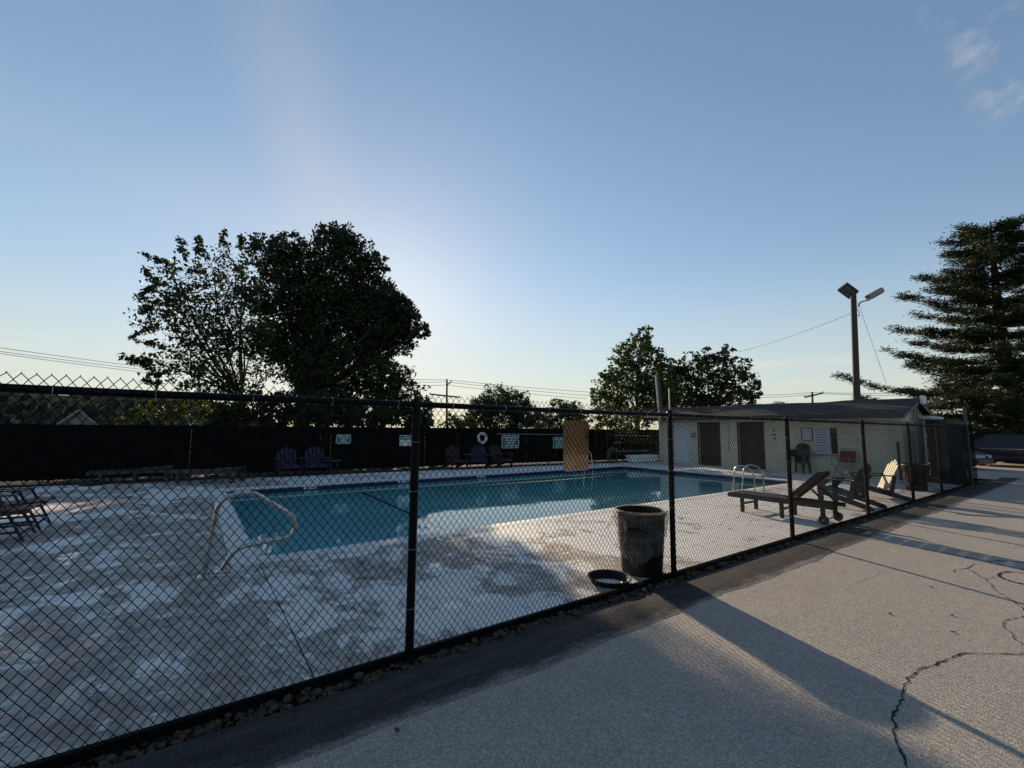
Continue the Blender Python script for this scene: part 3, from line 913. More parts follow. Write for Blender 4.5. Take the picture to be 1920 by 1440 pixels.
# ================================================================== BACK FENCE with slats
def bf(x): return deck_far(x)+1.75
back = empty('privacy_fence', (0, 0, 0), 0, 'tall dark slatted chain link fence along the far side of the pool', 'fence')
bx = [-12+2.9*i for i in range(11)]+[19.0, 21.9, 24.8]
BH = 1.61
pm3, pc3 = post_mesh(0.03, BH)
for x in bx:
    o = link('post', pm3, back, (x, bf(x)+.05, -0.02)); link('post_cap', pc3, o)
for a, b_ in zip(bx[:-1], bx[1:]):
    MB().tube([(a, bf(a)+.05, BH-.02), (b_, bf(b_)+.05, BH-.02)], 0.021, 8).build('top_rail', M['black_steel'], back)
    MB().tube([(a, bf(a)+.05, 0.1), (b_, bf(b_)+.05, 0.1)], 0.018, 8).build('bottom_rail', M['black_steel'], back)
    mb = MB(); nsl = int((b_-a)/0.052)
    for i in range(nsl):
        xx = a+(b_-a)*(i+.5)/nsl
        mb.box((xx, bf(xx)+random.uniform(-.006, .006), 0.82+random.uniform(-.012, .012)), (0.056 if random.random() > .03 else 0.0505, 0.004, 1.60), Matrix.Rotation(-0.095+random.uniform(-.06, .06), 3, 'Z'))
    mb.build('slat_run', M['black_slat'], back, kind='stuff')
    mb = MB(); nt = int((b_-a)/0.06)
    for i in range(nt):
        xx = a+(b_-a)*i/nt; x2 = a+(b_-a)*(i+.5)/nt; x3 = a+(b_-a)*(i+1)/nt
        mb.tube([(xx, bf(xx)+.03, BH-.03), (x2, bf(x2)+.03, BH+.045), (x3, bf(x3)+.03, BH-.03)], 0.0025, 4, cap=False)
    mb.build('wire_tips', M['black_vinyl'], back, kind='stuff')

# leaf litter strip at the foot of the far fence
V = []; 
for k in range(4200):
    x = random.uniform(-9, 17); y = deck_far(x)+random.betavariate(1.2, 1.8)*1.3-0.10
    a = random.uniform(0, 6.28); s = random.uniform(.02, .05); t = random.uniform(-.5, .5)
    ca, sa = math.cos(a)*s, math.sin(a)*s
    V += [(x+ca, y+sa, .03+abs(t)*s), (x-sa*.6, y+ca*.6, .03), (x-ca, y-sa, .03+abs(t)*s*.5), (x+sa*.6, y-ca*.6, .028)]
me = np_mesh('leaf_litter', np.array(V), np.arange(len(V)).reshape(-1, 4), 4, M['litter'])
o = link('leaf_litter', me); o['kind'] = 'stuff'; o['label'] = 'dry leaf litter along the foot of the far fence'

# ================================================================== BUILDING
WX = 19.2
bld = empty('pool_house', (0, 0, 0), 0, 'low cream brick pool house with dark shingle roof and brown doors', 'building')
WT = 2.16; WY0, WY1 = 4.52, 14.06; BX1 = 22.0; TH = 0.18
mb = MB()
openings = [(12.38, 13.24, 0.0, 1.96), (10.88, 11.88, 0.0, 1.98), (8.99, 10.02, 0.0, 1.98), (6.38, 6.60, 0.78, 1.75)]
ys = WY1
prev = WY1
for (a, b_, z0, z1) in sorted(openings, key=lambda q: -q[1]):
    mb.box((WX+TH/2, (prev+b_)/2, WT/2), (TH, prev-b_, WT))
    mb.box((WX+TH/2, (a+b_)/2, (z1+WT)/2), (TH, b_-a, WT-z1))
    if z0 > 0: mb.box((WX+TH/2, (a+b_)/2, z0/2), (TH, b_-a, z0))
    prev = a
mb.box((WX+TH/2, (prev+WY0)/2, WT/2), (TH, prev-WY0, WT))
mb.build('front_wall', M['wall'], bld)
RZ, RXr = 2.78, 20.5
g = [(WX+TH+.002, WY0, 0), (BX1, WY0, 0), (BX1, WY0, 2.16), (RXr, WY0, RZ-.06), (WX+TH+.002, WY0, 2.25)]
MB().prism(g, (0, TH, 0)).build('gable_wall', M['wall'], bld)
g2 = [(x, WY1-TH, z) for x, y, z in g]
MB().prism(g2, (0, TH, 0)).build('gable_wall', M['wall'], bld)
MB().box((BX1-TH/2, (WY0+WY1)/2, 1.07), (TH-.01, WY1-WY0-2*TH-.01, 2.14)).build('rear_wall', M['wall'], bld)
# roof, a little wavy along the ridge
EX0, EX1, EY0, EY1 = 18.45, 22.3, 4.28, 14.45
def roof_side(xe, ze, xr, zr, name):
    n = 30; vs = []; fs = []
    for i in range(n+1):
        y = EY0+(EY1-EY0)*i/n
        sag = 0.018*math.sin(y*1.4)+0.012*math.sin(y*3.1+1)
        for t in (0, .33, .66, 1):
            vs.append((xe+(xr-xe)*t, y, ze+(zr-ze)*t+sag*(0.3+0.7*t)-0.012*math.sin(math.pi*t)))
    for i in range(n):
        for k in range(3):
            a = i*4+k; fs.append((a, a+4, a+5, a+1))
    top = len(vs)
    vs += [(x, y, z-.03) for x, y, z in vs]
    fs += [tuple(q+top for q in reversed(f)) for f in fs]
    for i in range(n): fs.append((i*4, i*4+top, (i+1)*4+top, (i+1)*4)); 
    for e in (0, n):
        for k in range(3): fs.append((e*4+k, e*4+k+1, e*4+k+1+top, e*4+k+top))
    return MB().add(vs, fs).build(name, M['roof'], bld)
rf = roof_side(EX0, 2.20, RXr, RZ, 'roof_slope')
roof_side(EX1, 2.22, RXr+.005, RZ, 'roof_slope')
# shingle courses on the front slope: thin lapped strips
for k in range(13):
    t0 = (k+.02)/13; t1 = min(1.0, (k+1.15)/13)
    vs = []; fs = []; nn = 24
    for i in range(nn+1):
        y = EY0-.01+(EY1-EY0+.02)*i/nn
        sag = 0.018*math.sin(y*1.4)+0.012*math.sin(y*3.1+1)
        for t, dz in ((t0, .016), (t1, .006)):
            vs.append((EX0-.01+(RXr-EX0)*t, y, 2.20+(RZ-2.20)*t+sag*(0.3+0.7*t)-0.012*math.sin(math.pi*t)+dz))
        vs.append((EX0-.01+(RXr-EX0)*t0, y, 2.20+(RZ-2.20)*t0+sag*(0.3+0.7*t0)-0.012*math.sin(math.pi*t0)+.002))
    for i in range(nn):
        a = i*3; fs += [(a, a+1, a+4, a+3), (a+2, a, a+3, a+5)]
    MB().add(vs, fs).build('shingle_course', M['roof'], rf)
MB().box((EX0+.012, (EY0+EY1)/2, 2.125), (0.03, EY1-EY0, 0.15)).build('fascia', M['trim_brown'], bld)
for y in (EY0+.014, EY1-.014):
    MB().bar((EX0+.03, y, 2.125), (RXr, y, RZ-.095), 0.028, 0.15).build('barge_board', M['trim_brown'], bld)
    MB().bar((RXr+.01, y, RZ-.10), (EX1-.03, y, 2.14), 0.028, 0.15).build('barge_board', M['trim_brown'], bld)
MB().box(((EX0+.03+WX)/2, (EY0+EY1)/2, 2.062), (WX-EX0-.04, EY1-EY0-.08, 0.012)).build('soffit', M['white'], bld)
MB().box((RXr+.05, EY0-.06, RZ-.06), (0.34, 0.10, 0.30), None, 0.03).build('ridge_vent', M['white'], bld)
# doors
dr = MB().box((WX+.09, 12.81, 0.98), (0.04, 0.85, 1.95)).build('door', M['door_white'], bld); dr['label'] = 'pale blue white door'
MB().tube([(WX+.06, 12.45, .95), (WX+.02, 12.45, .95), (WX+.02, 12.52, .95)], .012, 8).build('handle', M['galv'], dr)
for a, b_ in ((10.88, 11.88), (8.99, 10.02)):
    d = MB().box((WX+.12, (a+b_)/2, 0.99), (0.04, b_-a-.02, 1.97)).build('door', M['door_brown'], bld); d['label'] = 'dark brown door set back in the wall'
    for z in (0.35, 1.0, 1.62):
        MB().box((WX+.097, (a+b_)/2, z), (0.012, b_-a-.22, 0.52)).build('panel', M['door_brown'], d)
for a, b_ in ((12.38, 13.24), (10.88, 11.88), (8.99, 10.02)):
    for yy in (a-.02, b_+.02):
        MB().box((WX-.006, yy, 1.0), (0.03, 0.05, 2.0)).build('door_frame', M['trim_brown'] if a < 12 else M['door_white'], bld)
w = MB().box((WX+.10, 6.49, 1.265), (0.02, 0.21, 0.96)).build('window', M['glass_dark'], bld)
MB().box((WX-.02, 6.49, .76), (0.10, 0.30, 0.03)).build('sill', M['wall'], w)
for z in (1.1, 1.42):
    MB().box((WX+.085, 6.49, z), (0.012, 0.2, 0.02)).build('glazing_bar', M['trim_brown'], w)
# counter ledge under the serving hatch
MB().box((WX-.04, 6.80, .735), (0.10, 0.85, 0.035)).build('ledge', M['siding'], bld)
# small wall fittings
for y, z in ((8.55, 1.62), (8.55, 1.45), (8.53, 1.30)):
    MB().box((WX-.012, y, z), (0.02, 0.10, 0.05)).build('hook', M['trim_brown'], bld)
MB().tube([(WX-.02, 10.42, 1.9), (WX-.02, 10.42, 1.2), (WX-.02, 10.46, 1.0), (WX-.02, 10.45, .7)], .008, 6).build('conduit', M['trim_brown'], bld)
MB().box((WX-.03, 12.14, 1.38), (0.06, 0.2, 0.24)).build('meter_box', M['siding'], bld)
# brackets and awning on the gable end
for x in (20.28, 20.62):
    MB().box((x, WY0-.10, 2.25), (0.07, 0.05, 0.55)).build('bracket_post', M['siding'], bld)
for z in (2.1, 2.22, 2.34):
    MB().box((20.45, WY0-.07, z), (0.34, 0.03, 0.03)).build('bracket_rung', M['siding'], bld)
MB().box((21.6, WY0-.22, 2.12), (1.9, 0.40, 0.10), None, 0.02).build('awning', M['notice'], bld)
MB().box((21.05, WY0-.02, 1.0), (0.85, 0.04, 1.96)).build('side_door', M['notice'], bld)

# framed notice and list board on the wall
nb = empty('notice_frame', (WX-.015, 7.36, 1.49), 0, 'small dark framed notice on the cream wall', 'notice')
MB().box((0, 0, 0), (0.02, 0.34, 0.46)).build('sheet', M['notice'], nb)
for y, z, sy, sz in ((0, .235, .38, .025), (0, -.235, .38, .025), (.18, 0, .025, .45), (-.18, 0, .025, .45)):
    MB().box((-.008, y, z), (0.025, sy, sz)).build('frame', M['trim_brown'], nb)
wb = empty('rule_board', (WX-.012, 6.885, 1.255), 0, 'pale lilac board with rows of print beside the dark window', 'sign')
MB().box((0, 0, 0), (0.018, 0.54, 0.98)).build('board', M['notice'], wb)
for i in range(9):
    MB().box((-.011, 0.02*((i*7) % 3-1), .42-.1*i), (0.004, 0.42-.05*((i*5) % 3), 0.022)).build('print_line', M['ink'], wb)
bdp = MB().box((19.02, 4.62, 0.64), (0.14, 0.05, 1.28), Matrix.Rotation(R(-3), 3, 'Y')).build('brown_board', M['brown_board'])
tag(bdp, 'brown plank standing against the corner of the pool house', 'plank')

# board gate between the building's end and the tall corner post
gate = empty('board_gate', (0, 0, 0), 0, 'grey green upright board screen at the end of the pool house', 'gate')
ga, gb = Vector((21.75, 4.42, 0)), Vector((19.55, 3.16, 0))
d = gb-ga; nbd = 17; an = math.atan2(d.y, d.x)
for i in range(nbd):
    p = ga+d*((i+.5)/nbd)
    MB().box((p.x, p.y, 1.02+random.uniform(-.01, .01)), (d.length/nbd-.008, 0.02, 1.98), Matrix.Rotation(an, 3, 'Z')).build('board', M['fence_green'], gate)
for z in (.4, 1.6):
    q = Vector((-d.y, d.x, 0)).normalized()*-0.03
    MB().bar((ga.x+q.x, ga.y+q.y, z), (gb.x+q.x, gb.y+q.y, z), .03, .09).build('cross_rail', M['fence_green'], gate)

# unseen building added behind the camera: darkens the sign's reflection, blocks low sky
mo = empty('unseen_lodge', (0, -15.0, 0), 0, 'unseen dark brown brick lodge added behind the camera to darken the reflection in the metal sign', 'building')
MB().box((8, -4, 1.35), (70, 8, 2.7)).build('wall', M['lodge'], mo)
MB().prism([(-28, -9, 2.7), (-28, .9, 2.7), (-28, .9, 2.9), (-28, -4, 5.2), (-28, -9, 2.9)], (72, 0, 0)).build('roof', M['roof'], mo)
for k in range(12):
    x = -22+5.4*k
    dd = MB().box((x, .02, 1.02), (.95, .06, 2.04)).build('door', M['door_brown'], mo)
    MB().box((x+1.9, .02, 1.35), (1.5, .06, 1.2)).build('window', M['glass_dark'], mo)

# ================================================================== POOL FITTINGS
def fillet(pts, r, n=5):
    P = [Vector(p) for p in pts]; out = [P[0]]
    for i in range(1, len(P)-1):
        a, b_, c = P[i-1], P[i], P[i+1]
        u, v = (a-b_), (c-b_)
        rr = min(r, u.length*.49, v.length*.49)
        s, e = b_+u.normalized()*rr, b_+v.normalized()*rr
        for k in range(n+1):
            t = k/n
            out.append((s*(1-t)+b_*t)*(1-t)+(b_*(1-t)+e*t)*t)
    out.append(P[-1]); return out
hr = empty('pool_handrail', (0.25, 5.9, 0.02), 0, 'bent stainless handrail at the near left corner of the pool', 'handrail')
path = [(-0.06, -.03, 0), (0.03, -.02, 0.80), (0.33, 0, 0.86), (0.82, 0.02, 0.50), (0.80, 0.02, 0.29), (0.22, 0.05, 0.235), (0.10, 0.08, 0.0)]
MB().tube(fillet(path, 0.13, 6), 0.028, 12).build('rail', M['chrome'], hr)
for x, y in ((-0.06, -.03), (0.10, 0.08)):
    MB().lathe([(0.062, 0.0), (0.06, 0.008), (0.03, 0.018), (0.022, 0.022)], 20, (x, y, 0)).build('escutcheon', M['chrome'], hr)

def pool_ladder(name, loc, rz, label):
    t = empty(name, loc, rz, label, 'ladder', 'stainless ladders at the pool edge')
    for s in (-.24, .24):
        pts = [(s, -0.34, 0.0)]+[(s, -0.34+0.30*(1-math.cos(a)), 0.40+0.26*math.sin(a)) for a in np.linspace(0, math.pi*.72, 9)]+[(s, 0.24, 0.05), (s, 0.26, -1.2)]
        MB().tube(pts, 0.0195, 10).build('rail', M['chrome'], t)
        MB().lathe([(0.055, 0), (0.05, .01), (.024, .018)], 14, (s, -.34, 0)).build('escutcheon', M['chrome'], t)
    for z in (-.35, -.65, -.95):
        MB().box((0, .25, z), (0.47, 0.06, 0.025)).build('step', M['chrome'], t)
    return t
l1 = pool_ladder('pool_ladder', (12.05, 6.14, 0.02), 0.0, 'bright stainless ladder at the near edge behind the wooden lounger')
copy_tree(l1, (13.55, PY1+.25, 0.02), math.pi, 'thin stainless ladder at the far edge in front of the dark fence', 'stainless ladders at the pool edge')

# ================================================================== FURNITURE
# ---- wooden chaise lounge on wheels
def chaise(name, label, group, back_deg, wd):
    """foot end towards +Y, wheels at the head end; origin on the ground under the wheels"""
    t = empty(name, (0, 0, 0), 0, label, 'lounger', group)
    W, H = 0.54, 0.30
    for s in (-1, 1):
        MB().bar((s*W/2, -.16, H), (s*W/2, 1.66, H), 0.035, 0.075, ch=.006).build('side_rail', wd, t)
        for y in (0.66, 1.38):
            MB().box((s*(W/2-.002), y, H/2-.01), (0.05, 0.065, H-.03), None, .006).build('leg', wd, t)
        lg = MB().box((s*(W/2-.002), 0.0, H/2+.03), (0.05, 0.065, H-.07), None, .006).build('leg', wd, t)
        w = MB(); n = 18
        w.lathe([(0.015, -.022), (0.072, -.022), (0.078, -.016), (0.078, .016), (0.072, .022), (0.015, .022)], n)
        wo = w.build('wheel', M['wood_black'], t); wo.location = (s*(W/2+.035), -.02, .078); wo.rotation_euler = (0, R(90), 0)
    MB().tube([(-W/2-.06, -.02, .078), (W/2+.06, -.02, .078)], .012, 8).build('axle', M['galv'], t)
    for y in (0.66, 1.38):
        MB().bar((-W/2+.02, y, .16), (W/2-.02, y, .16), .03, .035).build('stretcher', wd, t)
    hy = 0.56
    for i in range(14):
        y = hy+.05+i*0.0775
        MB().box((0, y, H+.044), (W+.02, 0.058, 0.018), None, .004).build('slat', wd, t)
    a = R(180-back_deg)
    def bp(u, dz=0): return (hy+math.cos(a)*u-math.sin(a)*dz, H+.05+math.sin(a)*u+math.cos(a)*-dz*-1*0+dz*abs(math.cos(a)))
    for s in (-1, 1):
        y0, z0 = bp(0); y1, z1 = bp(.72)
        MB().bar((s*(W/2-.05), y0, z0), (s*(W/2-.05), y1, z1), .035, .045).build('back_rail', wd, t)
    rot = Matrix.Rotation(-R(back_deg), 3, 'X')
    for i in range(10):
        y0, z0 = bp(.04+i*.073)
        MB().box((0, y0+.028*math.sin(R(back_deg)), z0+.028*math.cos(R(back_deg))), (W-.01, 0.062, 0.018), rot, .004).build('slat', wd, t)
    if back_deg > 8:
        y1, z1 = bp(.42)
        for s in (-1, 1):
            MB().bar((s*(W/2-.09), y1, z1), (s*(W/2-.06), hy-.62, H+.02), .022, .03).build('back_strut', wd, t)
    return t
ch0 = chaise('chaise_lounge', 'weathered wooden lounger with raised back beside the near fence', 'wooden loungers around the pool', 43, M['wood_dark'])
ch0.location = (9.14, 3.23, 0.02); ch0.rotation_euler = (0, 0, R(0))
ch1 = chaise('chaise_lounge', 'dark flat lounger by the far fence, right of the pair', 'wooden loungers around the pool', 3, M['wood_black'])
ch1.location = (1.08, 15.05, 0.02); ch1.rotation_euler = (0, 0, R(62))
copy_tree(ch1, (-0.55, 16.4, 0.02), R(88), 'dark flat lounger by the far fence, left of the pair', 'wooden loungers around the pool')

# ---- adirondack chairs
def adirondack(name, label, group, frame, slat, loc, rz):
    t = empty(name, loc, rz, label, 'chair', group)
    for s in (-1, 1):
        # sloping stringer from the front leg to the ground behind
        poly = [(s*.30, .36, .355), (s*.30, .36, .235), (s*.30, -.48, 0.0), (s*.30, -.60, 0.0), (s*.30, -.62, .03), (s*.30, -.58, .075)]
        MB().prism(poly, (.022*s, 0, 0)).build('stringer', frame, t)
        MB().box((s*.335, .33, .265), (0.025, 0.11, 0.53), None, .004).build('leg', frame, t)
        ap = [(s*.26, .46, .545), (s*.40, .48, .545), (s*.44, .36, .545), (s*.42, .05, .545), (s*.36, -.34, .545), (s*.29, -.34, .545), (s*.27, .05, .545)]
        MB().prism(ap if s > 0 else ap[::-1], (0, 0, .022)).build('arm', frame, t)
        MB().prism([(s*.345, .30, .54), (s*.345, .12, .54), (s*.345, .28, .36)], (.02*s, 0, 0)).build('arm_bracket', frame, t)
        MB().bar((s*.33, -.29, .54), (s*.325, -.22, .14), .022, .08, (0, 1, 0)).build('back_post', frame, t)
    for i in range(6):
        y = .34-i*.088; z = .365-(.36-y)*.28
        MB().box((0, y, z), (0.60, 0.076, 0.02), Matrix.Rotation(R(15.6), 3, 'X'), .004).build('seat_slat', slat if i > 1 else frame, t)
    MB().box((0, .395, .31), (0.63, 0.022, 0.10)).build('front_apron', frame, t)
    for z, y in ((.50, -.315), (.19, -.165)):
        MB().box((0, y, z), (0.66, 0.03, 0.07)).build('back_brace', frame, t)
    a = R(24)
    lens = (.70, .78, .82, .78, .70)
    for i, L in enumerate(lens):
        x = (i-2)*.108; n = 8
        pl = [(-.049, 0), (.049, 0)]
        top = L; tl = [.0, .03, .06, .085]
        lr = (i-2)*.018
        poly = [(x-.047, 0), (x+.047, 0), (x+lr+.049, L-.05), (x+lr+.035, L-.012+(-.012 if i > 2 else 0)), (x+lr, L), (x+lr-.035, L-.012+(-.012 if i < 2 else 0)), (x+lr-.049, L-.05)]
        P = [(px, -.13-math.sin(a)*u, .17+math.cos(a)*u) for px, u in poly]
        MB().prism(P, (0, .018*math.cos(a), .018*math.sin(a))).build('back_slat', slat, t)
    return t
GA = 'adirondack chairs around the pool'
adirondack('adirondack_chair', 'near black adirondack chair between the wooden lounger and the cream backed chair', GA, M['wood_black'], M['green_wood'], (11.55, 3.76, 0.02), R(-4))
adirondack('adirondack_chair', 'adirondack chair with sunlit cream slats and dark frame by the near fence', GA, M['wood_dark'], M['cream_slat'], (13.55, 3.80, 0.02), R(32))
def on_back(px, off=.55):
    """foot point in front of the far fence on the sight line of column px"""
    d = ray(px, 860); lo, hi = 10, 25
    for _ in range(40):
        m_ = (lo+hi)/2
        x, y = d[0]/d[1]*m_, m_
        if y > deck_far(x)-off+.75: hi = m_
        else: lo = m_
    return (d[0]/d[1]*lo, lo, 0.02)
p = on_back(541); adirondack('adirondack_chair', 'left one of two purple adirondack chairs by the far fence', GA, M['purple'], M['purple'], p, R(182))
p = on_back(592); adirondack('adirondack_chair', 'right one of two purple adirondack chairs by the far fence', GA, M['purple'], M['purple'], p, R(176))
p = on_back(897); adirondack('adirondack_chair', 'purple adirondack chair under the life ring', GA, M['purple'], M['purple'], p, R(150))
p = on_back(855); adirondack('adirondack_chair', 'dark red adirondack chair left of the life ring', GA, M['red_res'], M['red_res'], p, R(178))
p = on_back(938); adirondack('adirondack_chair', 'dark red adirondack chair under the large green sign', GA, M['red_res'], M['red_res'], p, R(186))
# small side table
p = on_back(624)
st = empty('side_table', p, 0, 'small dark round table right of the purple chairs', 'table')
MB().lathe([(.002, .46), (.28, .46), (.29, .45), (.28, .43), (.002, .43)], 24).build('table_top', M['green_res'], st)
for k in range(3):
    a = 2*math.pi*k/3
    MB().tube([(.10*math.cos(a), .10*math.sin(a), .43), (.24*math.cos(a), .24*math.sin(a), 0)], .016, 8).build('leg', M['green_res'], st)

# ---- stacked resin chairs against the wall
def resin_chair(name, label, group):
    t = empty(name, (0, 0, 0), 0, label, 'chair', group)
    for s in (-1, 1):
        MB().tube([(s*.24, .24, 0), (s*.22, .22, .40)], [.03, .036], 8).build('leg', M['green_res'], t)
        MB().tube([(s*.25, -.26, 0), (s*.21, -.20, .42)], [.03, .036], 8).build('leg', M['green_res'], t)
        MB().tube(fillet([(s*.24, .22, .40), (s*.27, .20, .64), (s*.27, -.16, .66), (s*.22, -.24, .60)], .08), .026, 8).build('arm', M['green_res'], t)
    vs = []; fs = []
    n = 8
    for i in range(n+1):
        for j in range(n+1):
            u, v = -1+2*i/n, -1+2*j/n
            vs.append((u*.235, v*.225, .42-.03*(1-u*u)*(1-v*v)-.02*(v < 0)))
    for i in range(n):
        for j in range(n):
            a = i*(n+1)+j; fs.append((a, a+n+1, a+n+2, a+1))
    MB().add(vs, fs, True).build('seat', M['green_res'], t)
    for k in range(6):
        x = -.175+k*.07
        MB().bar((x*.95, -.215, .42), (x*1.05, -.33-.02*(1-(x/.2)**2), .86-.10*(x/.2)**2), .048, .012, (0, 1, 0)).build('back_slat', M['green_res'], t)
    arc = [(-.235*math.cos(a), -.30-.06*math.sin(a), .70+.20*math.sin(a)) for a in np.linspace(0, math.pi, 13)]
    MB().tube([(-.22, -.22, .42)]+arc+[(.22, -.22, .42)], .02, 8).build('back_frame', M['green_res'], t)
    return t
GS = 'stacked green resin chairs by the pool house'
rc = resin_chair('resin_chair', 'bottom chair of the dark green resin stack against the cream wall', GS)
SX, SY = 18.72, 7.50
rc.location = (SX, SY, .02); rc.rotation_euler = (0, 0, R(86))
for k, nm in enumerate(('second from the ground', 'third from the ground', 'third from the top', 'second from the top', 'topmost')):
    copy_tree(rc, (SX+.012*(k+1), SY, .02+.042*(k+1)), R(86+k), 'dark green resin chair, %s in the stack against the cream wall' % nm, GS)

# ---- folding chair with red sling
def sling_chair(name, label, group, loc, rz, frame, fab_):
    t = empty(name, loc, rz, label, 'chair', group)
    for s in (-.27, .27):
        MB().tube(fillet([(s, .26, 0), (s, -.14, .42), (s, -.28, .92)], .05), .0115, 8).build('back_tube', frame, t)
        MB().tube(fillet([(s*1.03, -.30, 0), (s*1.03, .22, .43), (s*1.05, .26, .62)], .05), .0115, 8).build('leg', frame, t)
        MB().box((s*1.06, .05, .635), (0.045, 0.46, 0.02), None, .005).build('arm', frame, t)
    MB().tube([(-.27, .22, .41), (.27, .22, .41)], .011, 8).build('seat_rail', frame, t)
    MB().tube([(-.28, -.26, .03), (.28, -.26, .03)], .010, 8).build('floor_rail', frame, t)
    MB().tube([(-.27, .24, .02), (.27, .24, .02)], .010, 8).build('floor_rail', frame, t)
    arc = [(-.27*math.cos(a), -.28-.02*math.sin(a), .92+.05*math.sin(a)) for a in np.linspace(0, math.pi, 9)]
    MB().tube(arc, .0115, 8).build('top_tube', frame, t)
    def cloth(y0, z0, y1, z1, nm):
        vs, fs = [], []; n = 6
        for i in range(n+1):
            t_ = i/n
            for j in range(n+1):
                u = -1+2*j/n
                vs.append((u*.265, y0+(y1-y0)*t_-.02*(1-u*u)*math.sin(math.pi*t_), z0+(z1-z0)*t_-.025*(1-u*u)*math.sin(math.pi*t_)))
        for i in range(n):
            for j in range(n):
                a = i*(n+1)+j; fs.append((a, a+1, a+n+2, a+n+1))
        off = len(vs); vs += [(x, y-.006, z-.006) for x, y, z in vs]; fs += [tuple(q+off for q in reversed(f)) for f in fs]
        MB().add(vs, fs, True).build(nm, fab_, t)
    cloth(.22, .42, -.13, .40, 'seat'); cloth(-.15, .50, -.27, .89, 'backrest')
    return t
sling_chair('folding_chair', 'red folding sling chair in front of the cream wall', 'red sling chairs', (18.85, 6.10, .02), R(78), M['galv'], M['red_fab'])
# ---- two red patio chairs at the left edge, flat wide arms
def patio_chair(name, label, group, loc, rz):
    t = empty(name, loc, rz, label, 'chair', group)
    for s in (-.29, .29):
        MB().bar((s, .42, 0), (s, .14, .62), .03, .028, (0, 1, 0)).build('leg', M['wood_black'], t)
        MB().bar((s, -.42, 0), (s, -.16, .62), .03, .028, (0, 1, 0)).build('leg', M['wood_black'], t)
        ap = [(s-.05, .30, .62), (s+.05, .30, .62), (s+.055, .10, .62), (s+.04, -.36, .62), (s-.04, -.36, .62), (s-.055, .10, .62)]
        MB().prism(ap, (0, 0, .02)).build('arm', M['wood_black'], t)
        MB().bar((s, .36, .13), (s, -.36, .13), .025, .03).build('stretcher', M['wood_black'], t)
        MB().bar((s*.93, .45, .40), (s*.93, -.30, .34), .03, .045).build('seat_rail', M['wood_black'], t)
        MB().bar((s*.9, -.22, .34), (s*.9, -.50, .98), .03, .035, (0, 1, 0)).build('back_post', M['wood_black'], t)
    for i in range(7):
        y = .42-i*.105
        MB().box((0, y, .425-.008*i), (0.56, 0.085, 0.018), None, .004).build('seat_slat', M['red_dark'], t)
    MB().bar((-.27, .38, .10), (.27, .38, .10), .025, .03).build('front_stretcher', M['wood_black'], t)
    for i in range(6):
        u = .12+i*.10
        MB().box((0, -.22-.28*u/.64*1.0, .36+.9*u), (0.52, 0.016, 0.086), Matrix.Rotation(R(22), 3, 'X'), .004).build('back_slat', M['red_fab'], t)
    return t
patio_chair('patio_chair', 'nearer of two red slatted patio chairs at the left edge', 'red patio chairs', (-2.20, 9.21, .02), R(-90))
patio_chair('patio_chair', 'farther of two red slatted patio chairs at the left edge', 'red patio chairs', (-2.20, 10.05, .02), R(-90))

# ---- umbrella base
ub = empty('umbrella_base', (-2.08, 16.2, .02), 0, 'black round umbrella base near the left end of the far fence', 'umbrella base')
MB().lathe([(.25, 0), (.25, .05), (.20, .09), (.07, .12), (.05, .14)], 24).build('base', M['rubber'], ub)
MB().lathe([(.03, .1), (.03, .42)], 12, cap_top=True).build('stem', M['black_steel'], ub)

# ---- trash can with liner, and its lid on the ground
def trash_can(name, label, loc, col, seed, bag):
    rnd = random.Random(seed)
    t = empty(name, loc, 0.0, label, 'trash can', 'trash cans by the near fence')
    MB().lathe([(0.002, .01), (.205, .01), (.215, .0), (.222, .03), (.262, .655), (.278, .66), (.284, .69), (.276, .70), (.262, .69), (.252, .64), (.212, .05), (.002, .05)], 40).build('body', col, t)
    for a in (0.4, 0.4+math.pi):
        MB().box((.275*math.cos(a), .275*math.sin(a), .53), (.045, .12, .035), Matrix.Rotation(a, 3, 'Z')).build('handle', col, t)
    n = 72; vs, fs = [], []
    ph = [rnd.uniform(0, 6.28) for _ in range(6)]
    prof = [(.232, .42), (.258, .62), (.270, .70), (.283, .712)]
    for r, z in prof:
        for k in range(n):
            a = 2*math.pi*k/n
            vs.append((r*math.cos(a), r*math.sin(a), z))
    rows = 10
    for i in range(rows+1):
        for k in range(n):
            a = 2*math.pi*k/n
            low_ = 0.5-0.5*math.cos(a-R(200))                 # hangs lowest on the side away from the fence post
            hem = .16+.36*low_+.03*math.sin(5*a+ph[3])+.015*math.sin(11*a+ph[4])
            z = .695-(.695-hem)*i/rows
            body = .222+(z-.03)*.064+(.024 if z > .64 else .024*max(0, 1-(.64-z)/.14))
            cr = .007*math.sin(9*a+ph[0]+z*14)+.005*math.sin(17*a+ph[1]-z*22)+.0035*math.sin(31*a+ph[2]+z*40)
            r = body+.012+cr*min(1, i/3)+.004
            vs.append((r*math.cos(a), r*math.sin(a), z))
    for i in range(len(prof)+rows):
        for k in range(n): fs.append((i*n+k, i*n+(k+1) % n, (i+1)*n+(k+1) % n, (i+1)*n+k))
    MB().add(vs, fs, True).build('bin_liner', bag, t, sharp=180)
    return t
trash_can('trash_can', 'black trash can with a clear plastic liner against the near fence', (4.20, 3.345, .0), M['can'], 5, M['liner'])
trash_can('trash_can', 'dark brown trash can beyond the adirondack chairs near the fence corner', (16.25, 3.62, .02), M['door_brown'], 9, M['can'])
ld = empty('upturned_lid', (3.63, 3.31, .0), 0.3, 'upturned black lid holding rainwater beside the trash can', 'lid')
ld.scale = (.84, .84, .9)
